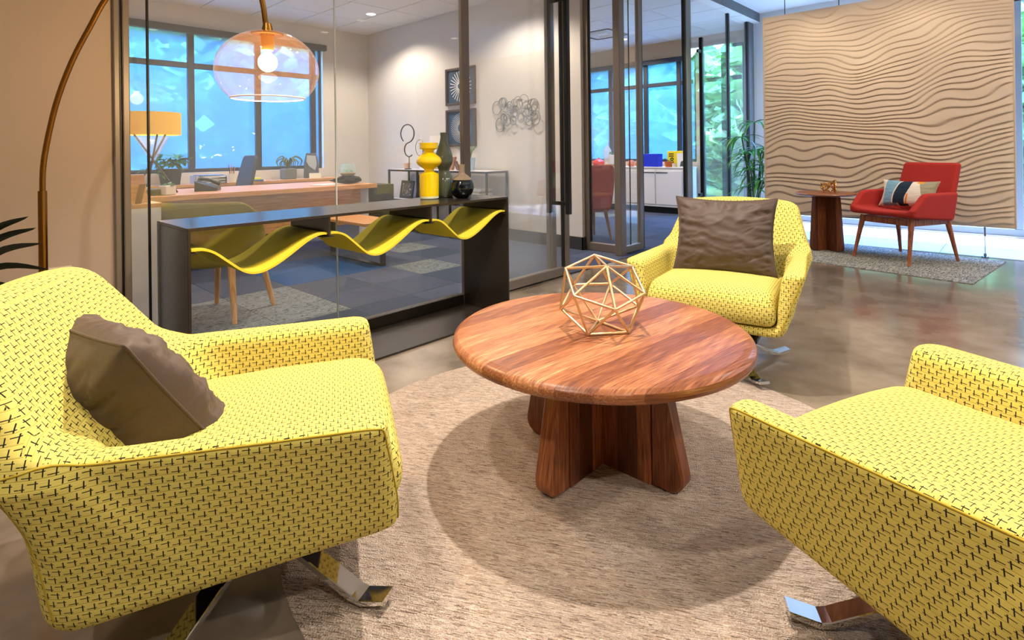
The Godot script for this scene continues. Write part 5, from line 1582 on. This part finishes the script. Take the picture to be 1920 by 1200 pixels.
	put("print", extrude(S(), PackedVector2Array([Vector2(-0.05, 0.0), Vector2(0.06, 0.0), Vector2(0.06, 0.06), Vector2(0.02, 0.10), Vector2(-0.03, 0.08)]), 0.002, Transform3D(Basis(Vector3.UP, -PI / 2), Vector3(-0.013, 0.01, 0))), mt("print_grey", Color(0.25, 0.28, 0.30), 0.6), wc)
	simple("mug", lathe(S(), [Vector2(0, 0), Vector2(0.03, 0), Vector2(0.032, 0.06), Vector2(0.027, 0.06), Vector2(0.026, 0.01), Vector2(0, 0.01)], 18), M.cream_pot, "tiny white cup between the orange pot and the white box on the credenza", "cup", Vector3(8.64, y, -4.36))
	# red chair seen from behind
	var o := thing("guest_chair", "red upholstered chair with wooden legs behind the glass of the second office", "chair", Vector3(5.62, 0, -4.02), 150.0)
	put("backrest", snet(func(p):
		var w := 0.27 + 0.03 * sin((p.y - 0.4) * 5.0)
		var zz: float = p.z + 0.20 + (p.y - 0.45) * 0.10 - 0.5 * p.x * p.x
		return smax(smax(absf(p.x) - w, absf(zz) - 0.035, 0.05), absf(p.y - 0.64) - 0.285, 0.07), Vector3(-0.34, 0.32, -0.36), Vector3(0.34, 0.96, 0.06), 0.013), mt("coral_velvet", Color(0.66, 0.13, 0.10), 0.75), o)
	put("seat", bb(Vector3(-0.26, 0.34, -0.2), Vector3(0.26, 0.46, 0.28), 0.04), M.coral_velvet, o)
	for qx in [-1, 1]:
		for qz in [-1, 1]:
			put("leg", tube(S(), [Vector3(qx * 0.18, 0.36, qz * 0.17), Vector3(qx * 0.225, 0.0, qz * 0.24)], [0.024, 0.013], 12), M.chair_leg_wood, o)

# ---------- outdoors ----------
func build_outdoors() -> void:
	struct("ground", bb(Vector3(-40, -0.5, -60), Vector3(60, -0.22, 40)), mt("lawn", Color(0.24, 0.40, 0.16), 0.95))
	struct("path", bb(Vector3(9.3, -0.22, -8), Vector3(12.0, -0.20, 8)), mt("pavement", Color(0.70, 0.69, 0.66), 0.9))
	var st := S()
	smooth(st)
	poly(st, [Vector3(-0.5, 0, 0), Vector3(0, 0.12, -0.5), Vector3(0.5, 0, 0), Vector3(0, 0.1, 0.5)], Vector3.UP)
	st.generate_normals()
	var me := st.commit()
	var spots := [[-1.0, -15.0, 2.6, 6.5], [2.2, -13.0, 2.0, 4.0], [4.8, -16.0, 2.9, 7.5], [7.6, -13.5, 2.2, 4.8], [10.5, -15.5, 2.8, 6.8], [15.5, -9.0, 2.6, 6.5], [14.5, -5.2, 1.9, 4.2], [17.5, -2.5, 2.8, 7.0], [14.6, 0.6, 1.9, 4.0], [16.0, 4.2, 2.6, 6.2], [12.6, -7.2, 1.3, 2.6], [11.4, -4.0, 1.1, 1.9], [11.8, -1.6, 1.2, 2.0]]
	var names := ["tall pale tree far left behind the desk office window", "low rounded tree second from the left behind the desk office window", "tall tree in the middle behind the desk office window", "low tree at the right behind the desk office window", "tall tree beyond the corner of the two offices", "tall tree farthest back outside the credenza office", "low bushy tree outside the credenza office", "tall tree outside near the entrance", "low tree outside the entrance", "tall tree right of the entrance outside", "small shrub close outside the credenza office window", "small shrub close outside the full-height window", "small shrub close outside the entrance glazing"]
	for i in spots.size():
		var q: Array = spots[i]
		var t := thing("tree", names[i], "tree", Vector3(q[0], -0.22, q[1]))
		put("trunk", tube(S(), [Vector3(0, 0, 0), Vector3(0.1, q[3] * 0.35, 0.05), Vector3(0, q[3] * 0.6, 0)], [0.16, 0.12, 0.06], 10), mt("bark", Color(0.25, 0.19, 0.14), 0.9), t)
		rng.seed = 100 + i
		var mm := MultiMesh.new()
		mm.transform_format = MultiMesh.TRANSFORM_3D
		mm.use_colors = true
		mm.mesh = me
		var n := 2400
		mm.instance_count = n
		for k in n:
			var d := Vector3(rng.randfn(), rng.randfn(), rng.randfn()).normalized() * pow(rng.randf(), 0.45)
			var lump := 0.8 + 0.25 * sin(d.x * 5.0 + i) * cos(d.z * 6.0 + d.y * 4.0)
			var p := Vector3(0, q[3] * 0.56, 0) + Vector3(d.x * q[2], d.y * q[3] * 0.46, d.z * q[2]) * lump
			mm.set_instance_transform(k, Transform3D(Basis(Vector3.UP, rng.randf() * TAU) * Basis(Vector3.RIGHT, rng.randf_range(-1.2, 1.2)) * Basis.from_scale(Vector3.ONE * rng.randf_range(0.30, 0.62)), p))
			var g := rng.randf_range(0.7, 1.3)
			mm.set_instance_color(k, Color(0.22 * g, 0.42 * g, 0.14 * g))
		var mi := MultiMeshInstance3D.new()
		mi.name = "crown"
		mi.multimesh = mm
		mi.material_override = mt("tree_leaf", Color(1, 1, 1), 0.7)
		M.tree_leaf.vertex_color_use_as_albedo = true
		M.tree_leaf.backlight_enabled = true
		M.tree_leaf.backlight = Color(0.35, 0.5, 0.15)
		mi.set_meta("kind", "stuff")
		t.add_child(mi)

func build_hedge(n: String, label: String, at: Vector3, size: Vector3, deg: float, sd: int) -> void:
	var o := thing(n, label, "hedge", at, deg)
	var st := S()
	smooth(st)
	poly(st, [Vector3(-0.5, 0, 0), Vector3(0, 0.12, -0.5), Vector3(0.5, 0, 0), Vector3(0, 0.1, 0.5)], Vector3.UP)
	st.generate_normals()
	rng.seed = sd
	var mm := MultiMesh.new()
	mm.transform_format = MultiMesh.TRANSFORM_3D
	mm.use_colors = true
	mm.mesh = st.commit()
	mm.instance_count = 9000
	for k in 9000:
		var p := Vector3(rng.randf_range(-0.5, 0.5) * size.x, 0, rng.randf_range(-0.5, 0.5) * size.z)
		p.y = rng.randf() * size.y * (0.8 + 0.2 * sin(p.x * 1.3) * sin(p.x * 0.37 + 1.0))
		mm.set_instance_transform(k, Transform3D(Basis(Vector3.UP, rng.randf() * TAU) * Basis(Vector3.RIGHT, rng.randf_range(-1.3, 1.3)) * Basis.from_scale(Vector3.ONE * rng.randf_range(0.5, 1.0)), p))
		var g := rng.randf_range(0.75, 1.25)
		mm.set_instance_color(k, Color(0.20 * g, 0.38 * g, 0.14 * g))
	var mi := MultiMeshInstance3D.new()
	mi.name = "foliage"
	mi.multimesh = mm
	mi.material_override = M.tree_leaf
	mi.set_meta("kind", "stuff")
	o.add_child(mi)

func _ready() -> void:
	setup_view()
	setup_materials()
	build_lights()
	build_shell()
	build_windows()
	build_partitions()
	build_rug()
	var c1 := make_chair(Vector3(0.60, 0.008, -1.468), 60.7, "yellow swivel lounge chair holding a slumped brown pillow in front of the console")
	var c2 := copy(c1, "lounge_chair", "yellow swivel lounge chair with an upright brown pillow behind the walnut table", Vector3(2.82, 0.008, -1.17), -79.5)
	var c3 := copy(c1, "lounge_chair", "yellow swivel lounge chair without any pillow at the right of the walnut table", Vector3(1.50, 0.008, -0.09), 160.2)
	c1.get_node("swivel_base").rotation_degrees.y = -66.0 - 60.5
	c2.get_node("swivel_base").rotation_degrees.y = -39.0 + 80.0
	c3.get_node("swivel_base").rotation_degrees.y = 121.0 - 160.2
	c3.get_node("swivel_base").position = Vector3(-0.044, 0, 0.026)
	build_table()
	build_poly()
	var t1 := Transform3D(Basis(Vector3(-0.2, 0, -0.98), Vector3(-0.549, 0.824, 0.112), Vector3(0.80, 0.56, -0.20)).orthonormalized(), Vector3(0.355, 0.515, -1.66))
	pillow("pillow", "brown velvet pillow slumped in the yellow lounge chair close to the black console", 0.54, 0.46, 0.33, M.brown_velvet, t1, 3, 1.4, "brown velvet pillows", 0.62)
	var t2 := Transform3D(Basis(Vector3.UP, deg_to_rad(-80.0 + 6.0)) * Basis(Vector3.RIGHT, deg_to_rad(-17)), Vector3(2.93, 0.63, -1.195))
	pillow("pillow", "brown velvet pillow standing upright in the yellow lounge chair behind the walnut table", 0.52, 0.42, 0.16, M.brown_velvet, t2, 9, 1.0, "brown velvet pillows")
	build_console()
	build_vases()
	build_arc_lamp()
	build_wave_panel()
	build_red_chair()
	build_side_table()
	build_plants()
	build_desk_office()
	build_second_office()
	build_outdoors()
	build_hedge("hedge", "long tall hedge across the lawn behind the desk office window", Vector3(5, -0.22, -20), Vector3(44, 6.0, 3), 0, 71)
	build_hedge("hedge", "long tall hedge across the lawn beyond the entrance and the credenza office", Vector3(22, -0.22, 0), Vector3(44, 6.5, 3), 90, 72)
